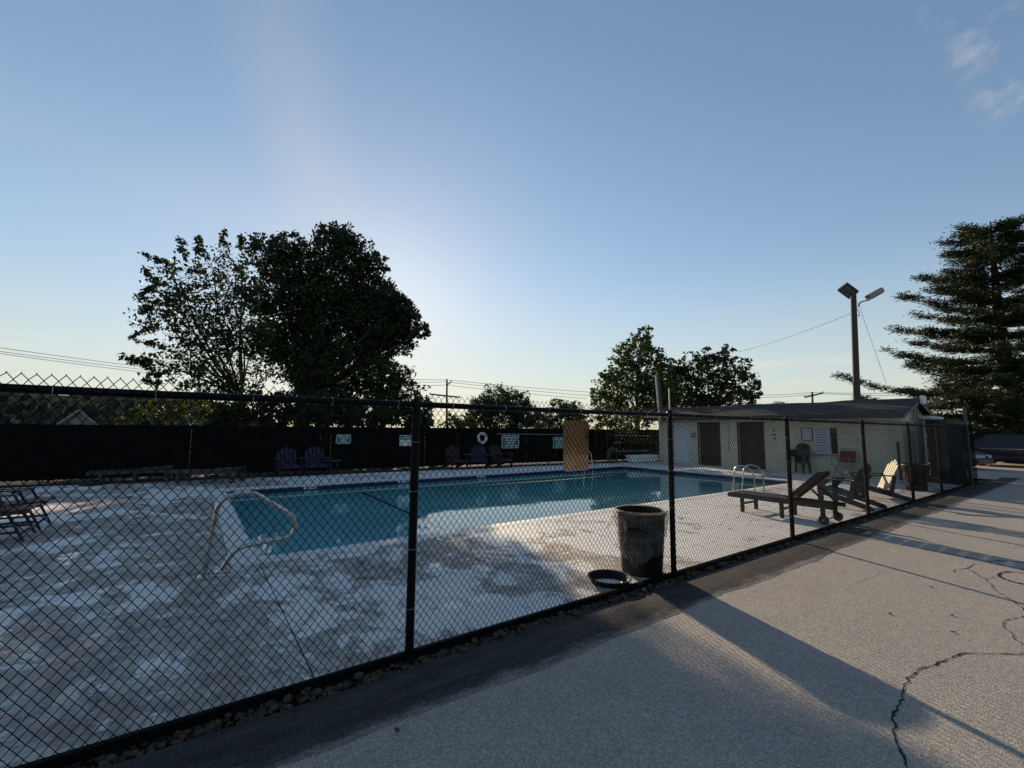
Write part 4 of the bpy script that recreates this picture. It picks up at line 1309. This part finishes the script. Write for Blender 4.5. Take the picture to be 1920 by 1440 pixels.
MB().lathe([(.002, .004), (.20, .0), (.222, .012), (.252, .075), (.272, .08), (.268, .092), (.246, .086), (.212, .022), (.20, .012), (.002, .014)], 40).build('shell', M['can'], ld)
lw = MB().lathe([(.002, .035), (.217, .035)], 32).build('rainwater', M['glass_dark'], ld)

# ---- far side: life ring, pole, signs, rails
yb = lambda x: bf(x)-.03
x = 10.45
lr = empty('life_ring', (x, yb(x)-.10, 1.18), 0, 'white ring buoy hung on the far fence', 'life ring')
pts = [(.20*math.cos(a), 0, .20*math.sin(a)) for a in np.linspace(0, 2*math.pi, 33)[:-1]]
MB().tube(pts, .062, 12, closed=True).build('ring', M['orange_ring'], lr)
for k in range(4):
    a = math.pi/4+k*math.pi/2
    MB().tube([(.20*math.cos(a)+.067*math.cos(b_)*math.cos(a), .067*math.sin(b_), .20*math.sin(a)+.067*math.cos(b_)*math.sin(a)) for b_ in np.linspace(0, 6.28, 13)], .008, 6).build('band', M['rope'], lr)
MB().tube([(.03, .02, -.25), (.06, .02, -.55), (.04, .02, -.78)], .010, 6).build('rope', M['rope'], lr)
xa, xb = 11.2, 15.4
rp = MB().tube([(xa, yb(xa)-.05, 1.375), ((xa+xb)/2, yb((xa+xb)/2)-.05, 1.35), (xb, yb(xb)-.05, 1.325)], .016, 8).build('reaching_pole', M['galv'])
tag(rp, 'long thin pale reaching pole hung level on the far fence', 'pole')
for xx in (xa+.6, xb-.6):
    MB().box((xx, yb(xx)-.02, 1.34), (.03, .06, .06)).build('hook', M['galv'], rp)
def sign(px0, py0, px1, py1, style, label):
    d0 = ray((px0+px1)/2, (py0+py1)/2); lo, hi = 10, 25
    for _ in range(40):
        m_ = (lo+hi)/2
        if m_ > yb(d0[0]/d0[1]*m_)-.02: hi = m_
        else: lo = m_
    Y = lo
    def P(px, py):
        d = ray(px, py); return EYE+d*(Y/d[1])
    a, b_ = P(px0, py0), P(px1, py1); c = (a+b_)/2
    W, H = abs(b_[0]-a[0]), abs(a[2]-b_[2])
    t = empty('pool_sign', (c[0], c[1], c[2]), R(-5.4), label, 'sign', 'signs on the far fence')
    poly = [(x_, 0, z_) for x_, z_ in rrect(-W/2, W/2, -H/2, H/2, .03, 4)]
    MB().prism(poly, (0, .006, 0)).build('panel', M['sign_white'], t)
    if style == 'green':
        MB().box((0, -.003, 0), (W*.93, .004, H*.88)).build('field', M['sign_green'], t)
        for i in range(4):
            MB().box((0.03*((i % 2)-.5), -.007, H*(.30-.2*i)), (W*(.74-.12*(i % 3)), .003, H*.075)).build('text_line', M['sign_white'], t)
    else:
        MB().box((0, -.003, H*.26), (W*.9, .004, H*.38)).build('field', M['sign_green'], t)
        MB().box((0, -.007, H*.26), (W*.6, .003, H*.10)).build('text_line', M['sign_white'], t)
    return t
sign(631, 815, 657, 832, 'green', 'small green sign left of the near fence post')
sign(750, 816, 771, 836, 'half', 'small sign, green above and white below, beside the near fence post')
sign(942, 816, 972, 840, 'green', 'large green sign right of the life ring')
sign(1038, 820, 1058, 840, 'green', 'green sign half hidden behind the metal sign back')

# rails at the right end of the far fence
rl = empty('pipe_rail', (0, 0, 0), 0, 'thin pipe rails in front of the far fence beside the pool house', 'railing')
for z in (1.33, 1.0, .58):
    MB().tube([(16.35, 14.55, z), (16.9 if z == 1.0 else 19.0, 14.5, z-.03)], .014, 8).build('rail', M['galv'], rl)
for xx in (16.35, 18.95):
    MB().tube([(xx, 14.55, 0), (xx, 14.55, 1.36)], .018, 8).build('post', M['black_steel'], rl)
# white tub
tb = empty('white_tub', (17.9, 14.10, .02), R(-6), 'low white tub lying at the corner of the pool house', 'tub')
vs, fs = [], []
lay = [(.62, .17, 0.0), (.80, .26, .06), (.88, .29, .28), (.93, .32, .34), (.90, .30, .36), (.82, .25, .32), (.60, .15, .08)]
for a, b_, z in lay:
    vs += [(x_, y_, z) for x_, y_ in rrect(-a, a, -b_, b_, min(a, b_)*.6, 5)]
nn = len(vs)//len(lay)
for i in range(len(lay)-1):
    for k in range(nn): fs.append((i*nn+k, i*nn+(k+1) % nn, (i+1)*nn+(k+1) % nn, (i+1)*nn+k))
fs += [tuple(range(nn-1, -1, -1)), tuple(range((len(lay)-1)*nn, len(lay)*nn))]
MB().add(vs, fs, True).build('shell', M['white'], tb)
MB().box((0, -.31, .30), (1.5, .02, .03)).build('rim_strip', M['sign_white'], tb)
# hose on a hoop stand
hs = empty('hose_stand', (16.2, 14.45, .02), 0, 'coiled green hose hung on a low hoop by the far fence', 'hose')
for k in range(6):
    r = .30+.02*k
    pts = [(r*.9*math.cos(a), .02*k-.05, max(.02, .36+r*math.sin(a))) for a in np.linspace(0, 2*math.pi, 25)[:-1]]
    MB().tube(pts, .011, 6, closed=True).build('coil', M['hose'], hs)
MB().tube([(0, .09, 0), (0, .09, .70)], .02, 8).build('stake', M['black_steel'], hs)

# ================================================================== TREES
def limb(mb, a, b_, r0, r1, bend=.12, n=6):
    a, b_ = Vector(a), Vector(b_); L = (b_-a).length
    off = Vector((random.uniform(-1, 1), random.uniform(-1, 1), random.uniform(-.3, .6)))*L*bend
    pts = []; rr = []
    for i in range(n+1):
        t = i/n
        pts.append(a*(1-t)+b_*t+off*math.sin(math.pi*t)*.6); rr.append(r0+(r1-r0)*t)
    mb.tube(pts, rr, 7 if r0 > .06 else 5, cap=False)
    return pts
def leaves(centres, spread, size, nper, rng, flat=0.0):
    """leaf blades (two triangles, folded at the rib) scattered round the clump centres"""
    C = np.repeat(np.asarray(centres, float), nper, 0)
    S = np.repeat(np.asarray(spread, float), nper)
    n = len(C)
    off = rng.normal(0, 1, (n, 3)); off /= np.maximum(1.0, np.linalg.norm(off, axis=1)/2.0)[:, None]
    C = C+off*S[:, None]*np.array([1, 1, 0.8])
    d = rng.normal(0, 1, (n, 3)); d[:, 2] -= 0.35; d /= np.linalg.norm(d, axis=1)[:, None]
    u = rng.normal(0, 1, (n, 3)); u[:, 2] *= (1-flat); u -= d*(u*d).sum(1)[:, None]; u /= np.linalg.norm(u, axis=1)[:, None]
    s = size*rng.uniform(.35, 1.45, n)
    tip = C+d*s[:, None]; base = C-d*s[:, None]*.55
    nrm = np.cross(d, u)
    w = .42
    a = C+u*(s*w)[:, None]+nrm*(s*.12)[:, None]; b_ = C-u*(s*w)[:, None]+nrm*(s*.12)[:, None]
    V = np.stack([base, a, tip, b_], 1).reshape(-1, 3)
    F = np.arange(n*4).reshape(-1, 4)
    return V, F
def tree(name, label, lobes, D, base_px, leafm, clump_n, leaf_size, category='tree', group=None, density=1.0, depth=0.45, sprigs=(), trunk_r=.28, trunks=1):
    """lobes: (px, py, r_px[, density]) of the crown as it stands at distance D; the crown is as deep as it is wide"""
    rng = np.random.default_rng(abs(hash(label)) % 1000 if False else sum(map(ord, label)))
    base = at(base_px, 800, D); base[2] = -0.05
    t = empty(name, tuple(base), 0, label, category, group)
    B = Vector(base)
    sc = D/FPX*1.10*math.cos(math.atan((base_px-960)/FPX))**1.3
    wmax = max(q[0] for q in lobes)-min(q[0] for q in lobes)
    dep = wmax*sc*depth*0.5
    wood = MB()
    cen = []
    view = np.array([base[0], base[1], 0]); view /= np.linalg.norm(view)
    for q in lobes:
        dd = rng.uniform(-dep, dep)*(0.6 if q[2]*sc > 1 else 1.0)
        c = at(q[0], q[1], D); c = c+view*dd*1.0 + np.array([0, 0, (c[2]-1.6)*dd/D])
        cen.append((c, q[2]*sc, q[3] if len(q) > 3 else 1.0))
    zlow = min(c[2]-r for c, r, _ in cen)
    fork = Vector((0, 0, max(.6, min(zlow+1.0, 3.2))))
    allc, alls = [], []
    limb(wood, (0, 0, 0), fork, trunk_r, trunk_r*.75, .03)
    for c, r, dn in cen:
        if dn <= 1.15: dn *= rng.uniform(.55, 1.25)
        c_ = Vector(c)-B
        pts = limb(wood, fork+Vector((random.uniform(-.1, .1), random.uniform(-.1, .1), 0)), c_, trunk_r*.24, .03, .10, 8)
        nc = max(5, int(clump_n*dn*density*(r/1.5)**2))
        for k in range(nc):
            v = rng.normal(0, 1, 3); v /= np.linalg.norm(v)
            rad = r*rng.uniform(.25, 1.0)**.55*rng.uniform(.85, 1.08)
            p_ = np.array(c_)+v*rad*np.array([1, 1, .92])
            allc.append(p_); alls.append(min(.5, max(.09, rng.uniform(.065, .165)*r)))
            if k % 4 == 0:
                limb(wood, c_+Vector(rng.normal(0, .12*r, 3)), p_, .022, .006, .12, 3)
    for (x, y, x2, y2) in sprigs:
        a = Vector(at(x, y, D))-B; b_ = Vector(at(x2, y2, D))-B
        pts = limb(wood, a, b_, .02, .004, .08, 6)
        for k in range(10):
            tt = .25+.75*k/9; q = a*(1-tt)+b_*tt
            allc.append(np.array(q)+rng.normal(0, .07, 3)); alls.append(.10)
    wood.build('trunk', M['bark'], t, sharp=60)
    V, F = leaves(allc, alls, leaf_size, 13, rng)
    link('crown', np_mesh('crown', V, F, 4, leafm), t)
    return t

tree('shade_tree', 'tall loose leaved tree left of the dense one behind the far fence',
     [(400,505,48,.8),(340,530,48,.7),(455,510,48,.9),(305,590,45,.7),(370,590,62,.9),(445,600,66,1.1),(290,680,30,.5),(345,670,52,.8),(425,690,62,1.0),(330,560,40,.7),(460,560,50,1),(400,650,55,1),(470,660,50,1.1),(385,715,38,.9),(450,735,40,1.1)],
     30, 450, M['leaf_loose'], 62, .14, sprigs=[(330,500,270,478),(300,530,262,560),(330,545,268,505),(300,610,248,632),(300,680,226,668),(290,690,245,675),(300,560,265,585),(420,470,418,436),(350,490,338,448),(380,480,372,446),(450,470,452,444),(320,650,262,640),(310,720,270,712),(320,700,285,700)], trunk_r=.26)
tree('shade_tree', 'big dense dark tree hiding the sun behind the far fence',
     [(510,480,45),(560,500,52),(625,465,46,1.2),(655,480,45,1.1),(600,545,72,1.2),(675,545,58,1.2),(540,590,62),(620,615,76,1.3),(700,595,58,1.7),(750,600,34,2.0),(722,550,34,1.9),(770,624,24,1.5),(560,665,58),(645,670,52,1.1),(705,655,46,1.1),(755,645,34,1),(500,545,46),(590,700,50),(510,640,45),(640,440,28,1),(690,500,32),(540,460,28,.9),(610,430,14),(766,592,24,1.7),(780,616,18,1.2),(742,572,28,2.0),(735,625,34,1.8),(690,640,36,1.6)],
     27.5, 565, M['leaf_dark'], 135, .145, trunk_r=.5, depth=.5)
tree('bushy_tree', 'low dark bushy tree in front of the dense tree, right side',
     [(715,715,46),(765,735,38),(672,730,48),(630,745,40),(800,765,26),(735,760,40),(690,775,36),(600,765,36),(775,775,32),(745,700,26)], 27, 715, M['leaf_dark'], 110, .16, trunk_r=.14)
tree('hedge_shrub', 'dark shrub behind the far fence under the loose leaved tree', [(440,775,34),(480,765,36),(520,768,40),(560,762,36),(415,785,20,.8),(600,765,36)], 24, 490, M['leaf_dark'], 190, .14, 'shrub', trunk_r=.08)
tree('hedge_shrub', 'dark shrub behind the far fence left of the near fence post', [(590,780,34),(640,780,36),(700,780,36),(750,782,34),(790,788,26)], 22, 660, M['leaf_dark'], 190, .14, 'shrub', trunk_r=.08)
tree('yellow_shrub', 'yellow green sunlit shrubs right of the gabled house', [(280,775,26,.8),(320,768,30),(360,762,34),(250,785,20),(395,770,26),(220,790,14)], 34, 320, M['leaf_yellow'], 60, .16, 'shrub', trunk_r=.08)
tree('small_tree', 'small rounded tree right of the utility pole', [(935,752,32,1.1),(905,765,26),(965,758,28),(985,775,26),(940,785,38),(900,790,28),(980,795,26),(870,797,18),(1010,792,20)], 52, 940, M['leaf_far'], 62, .2, trunk_r=.2)
tree('small_tree', 'small feathery tree left of the tall green maple', [(1048,765,20),(1070,768,20),(1030,785,26),(1065,790,28),(1090,780,20),(1000,795,18),(1040,797,24),(1085,798,22)], 48, 1055, M['leaf_far'], 75, .18, trunk_r=.16)
tree('yellow_shrub', 'yellow green shrub behind the far fence below the feathery tree', [(1015,800,18),(1035,805,14)], 36, 1022, M['leaf_yellow'], 60, .13, 'shrub', trunk_r=.06)
tree('hedge_shrub', 'dark shrub behind the far fence right of the near fence post', [(800,792,22),(845,795,22),(880,798,20)], 40, 840, M['leaf_far'], 110, .16, 'shrub', trunk_r=.06)
tree('maple_tree', 'pointed green tree behind the left end of the pool house',
     [(1203,640,24),(1185,665,34),(1220,668,32),(1165,700,38),(1205,705,46,1.1),(1245,690,26),(1145,735,34),(1190,745,46),(1235,735,40),(1128,758,24),(1160,775,36),(1215,775,36),(1250,760,26),(1208,622,12),(1140,700,18),(1118,735,12,.7)],
     31, 1195, M['leaf_mid'], 84, .16, trunk_r=.24)
tree('maple_tree', 'wide dark tree behind the pool house roof',
     [(1325,672,24),(1298,692,32),(1285,722,38),(1345,690,34),(1360,665,18),(1385,690,24),(1378,725,36),(1335,735,44),(1408,735,20,.8),(1270,750,34),(1320,765,40),(1385,755,28),(1405,705,14,.8),(1418,722,10,.6),(1270,700,24,1.2),(1255,712,28,1.2),(1248,740,30,1.2)],
     34, 1335, M['leaf_dark'], 84, .17, trunk_r=.24)
tree('yellow_shrub', 'yellow green bush over the far fence beside the pool house', [(1140,775,22),(1165,790,26),(1125,795,20),(1185,800,20),(1150,805,22)], 24, 1155, M['leaf_yellow'], 90, .12, 'shrub', trunk_r=.06)

# ---- white pine at the right
def pine():
    rng = np.random.default_rng(5)
    D = 36.0
    base = at(1900, 830, D); base[2] = -.05
    t = empty('pine_tree', tuple(base), 0, 'tall white pine with level branches above the parked cars', 'tree')
    wood = MB(); H = 13.5
    wood.tube([(0, 0, 0), (.05, 0, 4), (-.05, .05, 9), (0, 0, H)], [.42, .33, .2, .03], 10, cap=False)
    CS = []
    z = 1.7
    while z < H-.3:
        f = (z-1.2)/(H-1.2)
        Lmax = 6.1*(1-f)**.55*(0.60+0.5*math.sin(z*1.9)**2)+.6
        nb_ = 7 if z < 11 else 6
        a0 = rng.uniform(0, 6.28)
        for k in range(nb_):
            az = a0+2*math.pi*k/nb_+rng.normal(0, .25)
            L = Lmax*rng.uniform(.6, 1.15)
            if math.sin(az) > .6 and 2.9 < z < 4.3: L *= 1.7
            el = rng.normal(.02, .10)+.20*f
            d = Vector((math.cos(az), math.sin(az), 0))
            side = Vector((-math.sin(az), math.cos(az), 0))
            pts = []
            for i in range(7):
                u = i/6
                pts.append(d*(L*u)+Vector((0, 0, z+L*u*el-.10*L*math.sin(math.pi*u*.9)+.06*L*u*u))+side*(.06*L*math.sin(2.5*u+k)))
            wood.tube(pts, [max(.006, .06*(1-f*.6)*(1-i/6.5)) for i in range(7)], 5, cap=False)
            for i in range(int(8+L*10)):
                u = rng.uniform(.22, 1.0); j = min(5, int(u*6)); w = u*6-j
                p_ = pts[j]*(1-w)+pts[j+1]*w
                sp = .34*L*(1.05-u)*rng.normal(0, .5)
                q = p_+side*sp+Vector((0, 0, rng.uniform(.02, .16)-.05*abs(sp)))
                CS.append(q)
                if i % 5 == 0: wood.tube([p_, q], [.012, .004], 4, cap=False)
        z += rng.uniform(.38, .70)
    wood.build('trunk', M['bark'], t, sharp=60)
    C = np.array([list(q) for q in CS]); nper = 24
    n = len(C)*nper
    Cc = np.repeat(C, nper, 0)+rng.normal(0, 1, (n, 3))*np.array([.19, .19, .08])
    dr = rng.normal(0, 1, (n, 3)); dr[:, 2] = np.abs(dr[:, 2])*.5-.1; dr /= np.linalg.norm(dr, axis=1)[:, None]
    pr = np.cross(dr, rng.normal(0, 1, (n, 3))); pr /= np.linalg.norm(pr, axis=1)[:, None]
    L = rng.uniform(.12, .24, n)
    V = np.stack([Cc-pr*.010, Cc+pr*.010, Cc+dr*L[:, None]+pr*.022, Cc+dr*L[:, None]-pr*.022], 1).reshape(-1, 3)
    link('crown', np_mesh('crown', V, np.arange(n*4).reshape(-1, 4), 4, M['needle']), t)
pine()
# dark understory beyond the car park
tree('hedge_shrub', 'dark tree line behind the parked cars under the pine',
     [(1760,800,30),(1800,790,34),(1840,795,34),(1880,790,36),(1920,790,36),(1960,790,40),(1900,760,34),(1950,740,40),(1860,750,30),(1990,700,50)], 48, 1880, M['leaf_far'], 40, .26, 'shrub', trunk_r=.1)

# ================================================================== POLES, WIRES, HOUSE
lp = empty('light_pole', tuple(at(1606, 800, 26)*np.array([1, 1, 0])), 0, 'wooden pole with two floodlights behind the pool house', 'light pole')
P0 = Vector(lp.location); T = Vector(at(1600, 552, 26))-P0
MB().tube([(0, 0, -.1), (T.x*.5, T.y*.5, T.z*.5), (T.x, T.y, T.z)], [.155, .135, .115], 12).build('pole', M['pole_wood'], lp)
def rel(px, py, D=26): return Vector(at(px, py, D))-P0
hd = MB(); vr = Vector(_rt); fwv = Vector((_fw[0], _fw[1], 0)).normalized()
rot1 = Matrix.Rotation(math.atan2(vr.y, vr.x), 3, 'Z') @ Matrix.Rotation(R(38), 3, 'Y') @ Matrix.Rotation(R(-35), 3, 'X')
h1 = hd.box(rel(1590, 545), (.66, .50, .20), rot1, .03).build('floodlight', M['lamp_grey'], lp)
MB().box(rel(1590, 545)+rot1 @ Vector((0, 0, -.105)), (.56, .40, .02), rot1).build('lens', M['lamp_glass'], h1)
MB().tube([rel(1600, 556), rel(1594, 549)], .035, 8).build('bracket', M['lamp_grey'], lp)
rot2 = Matrix.Rotation(math.atan2(vr.y, vr.x), 3, 'Z') @ Matrix.Rotation(R(-30), 3, 'Y')
h2 = MB().box(rel(1640, 551), (.72, .30, .24), rot2, .05).build('floodlight', M['lamp_white'], lp)
MB().box(rel(1640, 551)+rot2 @ Vector((.02, 0, -.125)), (.60, .24, .02), rot2).build('lens', M['lamp_glass'], h2)
MB().tube(fillet([rel(1609, 575), rel(1613, 566), rel(1632, 562), rel(1634, 556)], .15), .028, 8).build('lamp_arm', M['lamp_grey'], lp)
MB().tube(fillet([rel(1608, 580), rel(1612, 588), rel(1608, 592), rel(1613, 592)], .1), .015, 6).build('cable_loop', M['wire'], lp)
def wire(name, label, pts, r, sag, group=None):
    mb = MB()
    for a, b_ in zip(pts[:-1], pts[1:]):
        a, b_ = Vector(a), Vector(b_); q = []
        for i in range(17):
            t_ = i/16; p_ = a*(1-t_)+b_*t_; q.append(p_-Vector((0, 0, sag*4*t_*(1-t_))))
        mb.tube(q, r, 5, cap=False)
    o = mb.build(name, M['wire'])
    return tag(o, label, 'cable', group)
wire('overhead_cable', 'cable running left from the floodlight pole to the wide tree', [at(1600, 586, 26), at(1385, 660, 33)], .012, .12)
wire('guy_wire', 'thin guy wire slanting down right of the floodlight pole', [at(1608, 565, 26), at(1662, 720, 24.5)], .007, 0)
# leaning pole and mast at the end of the pool house
gp = MB().tube([at(1237, 790, 22), at(1229, 703, 22)], [.045, .038], 10).build('leaning_pole', M['galv'])
tag(gp, 'slim pale leaning pole at the left end of the pool house', 'pole')
dk = MB().tube([at(1243, 790, 22.6), at(1233, 695, 22.6)], [.06, .055], 10).build('wooden_pole', M['pole_wood'])
tag(dk, 'dark wooden pole behind the slim leaning pole', 'pole')
ms = empty('service_mast', tuple(at(1256, 770, 20.9)), 0, 'thin electric service mast on the pool house roof', 'mast')
q0 = Vector(ms.location)
MB().tube([(0, 0, -.35), Vector(at(1254.5, 728, 20.9))-q0], .028, 8).build('conduit', M['galv'], ms)
MB().tube(fillet([Vector(at(1254.5, 730, 20.9))-q0, Vector(at(1262, 738, 20.9))-q0, Vector(at(1262, 715, 20.9))-q0, Vector(at(1258, 706, 20.9))-q0], .12), .012, 6).build('drip_loop', M['wire'], ms)

def utility_pole(px, top, base, D, arms, label):
    b0 = at(px, base, D); b0[2] = 0
    t = empty('utility_pole', tuple(b0), 0, label, 'utility pole', 'utility poles on the street')
    T_ = Vector(at(px, top, D))-Vector(b0)
    MB().tube([(0, 0, 0), T_], [.17, .12], 10).build('pole', M['pole_wood'], t)
    for (x0, y0, x1, y1, w) in arms:
        MB().bar(Vector(at(x0, y0, D))-Vector(b0), Vector(at(x1, y1, D))-Vector(b0), w, w).build('cross_arm', M['pole_wood'], t)
        for xx, yy in ((x0, y0), (x1, y1)):
            p_ = Vector(at(xx, yy, D))-Vector(b0)
            MB().lathe([(.06, 0), (.09, .08), (.05, .14), (.08, .2), (.02, .26)], 8, tuple(p_)).build('insulator', M['lamp_grey'], t)
    return t
utility_pole(838, 711, 800, 62, [(838,722,846,716,.14), (806,739,862,745,.2)], 'utility pole with a short cross arm right of the dense tree')
utility_pole(1523, 735, 790, 75, [(1509,745,1543,737,.2)], 'distant utility pole with a cross arm above the pool house roof')
DW = 64
def wr(label, pix, r=.03, sag=.3):
    wire('power_line', label, [at(x_, y_, D_) for x_, y_, D_ in pix], r, sag, 'power lines along the street')
wr('uppermost power line right of the dense tree', [(700,706,62),(838,712,62),(1150,738,70),(1380,741,75),(1523,736,75),(1800,735,90)], .028, .15)
wr('middle power line right of the dense tree', [(700,712,62),(838,716,62),(1150,745,70),(1390,746,75),(1543,738,75),(1800,742,90)], .028, .15)
wr('lowest power line right of the dense tree', [(700,718,62),(838,722,62),(1100,747,70)], .028, .15)
wr('upper power line at the left edge of the sky', [(-300,612,40),(0,652,42),(260,687,46),(700,712,62)], .016, .02)
wr('middle power line at the left edge of the sky', [(-300,618,40),(0,659,42),(260,692,46),(700,718,62)], .016, .02)
wr('lower power line at the left edge of the sky', [(-300,622,40),(0,663,42),(260,697,46),(690,722,62)], .016, .02)

# gabled house beyond the far fence
hb = at(145, 800, 60); hb[2] = 0
hs_ = empty('gabled_house', tuple(hb), R(8), 'pale gabled house beyond the far fence at the left', 'house')
MB().box((0, 4.0, .75), (3.0, 8.0, 1.5)).build('wall', M['siding'], hs_)
MB().prism([(-1.5, 0.05, 1.5), (1.5, 0.05, 1.5), (0, 0.05, 3.0)], (0, 7.9, 0)).build('gable', M['siding'], hs_)
for k in range(9):
    z = 1.55+k*.155; w = 3.0*(1-(z-1.5)/1.5)
    if w > .3: MB().box((0, .03, z+.06), (w-.1, .03, .13), Matrix.Rotation(R(6), 3, 'X')).build('siding_board', M['siding'], hs_)
for s in (-1, 1):
    MB().bar((s*1.8, 3.9, 1.30), (s*-.03, 3.9, 3.12), 8.6, .12, (s, 0, 1)).build('roof_slope', M['shingle_far'], hs_)
    MB().bar((s*1.8, -.42, 1.24), (0, -.42, 3.04), .08, .16, (0, 0, 1)).build('barge_board', M['siding'], hs_)

# ================================================================== CARS
def car(name, label, loc, rz, paint, L, W, H, hood):
    """front towards +Y; body lofted from cross sections"""
    t = empty(name, loc, rz, label, 'car', 'parked cars beyond the fence corner')
    hl_ = L/2
    st_ = [(-hl_, .62, .78, .35), (-hl_+.08, .72, .98, .28), (-hl_+.5, .86, 1.02, .24), (-.3, .90, 1.0, .22), (hl_-hood, .90, .98, .22), (hl_-.6, .87, .88, .24), (hl_-.15, .78, .74, .27), (hl_, .60, .60, .34)]
    vs, fs = [], []
    for y, w, top, bot in st_:
        w = w*W/1.8; top = top*H/1.5
        sec = [(-w*.9, bot), (-w, bot+.16), (-w, (top+bot)/2+.08), (-w*.95, top-.08), (-w*.8, top), (0, top+.025), (w*.8, top), (w*.95, top-.08), (w, (top+bot)/2+.08), (w, bot+.16), (w*.9, bot)]
        vs += [(x_, y, z_) for x_, z_ in sec]
    K = 11
    for i in range(len(st_)-1):
        for k in range(K):
            fs.append((i*K+k, i*K+(k+1) % K, (i+1)*K+(k+1) % K, (i+1)*K+k))
    fs += [tuple(range(K)), tuple(range((len(st_)-1)*K+K-1, (len(st_)-1)*K-1, -1))]
    MB().add(vs, fs, True).build('body', paint, t, sharp=35)
    def cab(name_, dw, z0, z1, yo, m_):
        bw, tw = .84*W/1.8+dw, .66*W/1.8+dw
        ya, yb_, yc, yd = -hl_+.45-yo, -hl_+1.15-yo*.6, hl_-hood-.75+yo*.6, hl_-hood+.05+yo
        v = [(-bw, ya, z0), (bw, ya, z0), (bw, yd, z0), (-bw, yd, z0), (-tw, yb_, z1), (tw, yb_, z1), (tw, yc, z1), (-tw, yc, z1)]
        return MB().add(v, [(0,1,5,4),(1,2,6,5),(2,3,7,6),(3,0,4,7),(4,5,6,7)], True).build(name_, m_, t, sharp=30)
    zb = .96*H/1.5
    cab('cabin_glass', 0, zb-.05, H-.06, 0, M['glass_dark'])
    tw = .66*W/1.8
    MB().box((0, (-hl_+1.15+hl_-hood-.75)/2, H-.04), (tw*2+.06, (hl_-hood-.75)-(-hl_+1.15)+.12, .06), None, .02).build('roof', paint, t)
    for s in (-1, 1):
        for ya, yb_ in ((-hl_+.42, -hl_+1.12), (hl_-hood+.08, hl_-hood-.72), (-.05, -.05)):
            MB().bar((s*.845*W/1.8, ya, zb-.03), (s*(tw+.01), yb_, H-.05), .06, .05, (0, 1, 0)).build('pillar', paint, t)
        MB().box((s*(.9*W/1.8+.07), hl_-hood-.05, zb+.04), (.18, .10, .12), None, .02).build('mirror', paint, t)
        MB().box((s*.52*W/1.8, hl_-.11, .60*H/1.5), (.44, .26, .15), Matrix.Rotation(R(-s*22), 3, 'Z'), .03).build('headlight', M['headlamp'], t)
        MB().box((s*.903*W/1.8, -.1, .80*H/1.5), (.012, L*.62, .03)).build('trim_strip', M['chrome'], t)
        for yy in (-hl_+.85, hl_-.85):
            tw_ = MB().lathe([(.20, -.10), (.30, -.10), (.325, -.07), (.325, .07), (.30, .10), (.20, .10)], 24).build('wheel', M['rubber'], t)
            tw_.location = (s*(.82*W/1.8), yy, .325); tw_.rotation_euler = (0, R(90), 0)
            MB().lathe([(.002, .105), (.06, .11), (.18, .09), (.21, .10)], 20).build('rim', M['galv'], tw_)
            MB().lathe([(.002, -.105), (.06, -.11), (.18, -.09), (.21, -.10)], 20).build('rim', M['galv'], tw_)
    MB().box((0, hl_-.02, .50), (1.0*W/1.8, .06, .16), None, .02).build('grille', M['rubber'], t)
    MB().box((0, hl_+.01, .34), (1.5*W/1.8, .08, .18), None, .03).build('bumper', paint, t)
    return t
car('parked_car', 'silver car half hidden behind the fence corner', (28.6, 6.1, 0), R(172), M['car_silver'], 4.4, 1.78, 1.40, 1.35)
car('parked_car', 'dark navy car behind the silver one at the right edge', (32.2, 2.9, 0), R(178), M['car_navy'], 4.9, 1.9, 1.58, 1.2)

# dry leaves and twigs on the pavement
lf = MB().add([(0, .03, .006), (.018, 0, .0), (0, -.035, .012), (-.018, 0, .004)], [(0, 1, 2, 3)]).mesh('fallen_leaf', M['litter'])
lf_spots = [(1522, 1036), (1668, 1152), (1372, 1094), (1787, 1186), (700, 1352), (745, 1370), (1785, 1155), (1748, 1102)]
LEAF_LABELS = ['dry leaf at the edge of the berm by the third post', 'dry leaf in the middle of the sunlit pavement', 'dry leaf beside the top of the trash can shadow', 'lowest dry leaf on the right of the sunlit pavement', 'left one of two dry leaves on the shaded pavement', 'right one of two dry leaves on the shaded pavement', 'dry leaf between the post shadow and the long crack', 'dry leaf just below the third post shadow']
for i, (px, py) in enumerate(lf_spots):
    p_ = gnd(px, py)
    o = link('fallen_leaf', lf, None, (p_[0], p_[1], .004)); o.rotation_euler = (0, 0, i*1.3); o.scale = (.8, .8, .8)
    tag(o, LEAF_LABELS[i], 'leaf', 'dry leaves on the pavement')
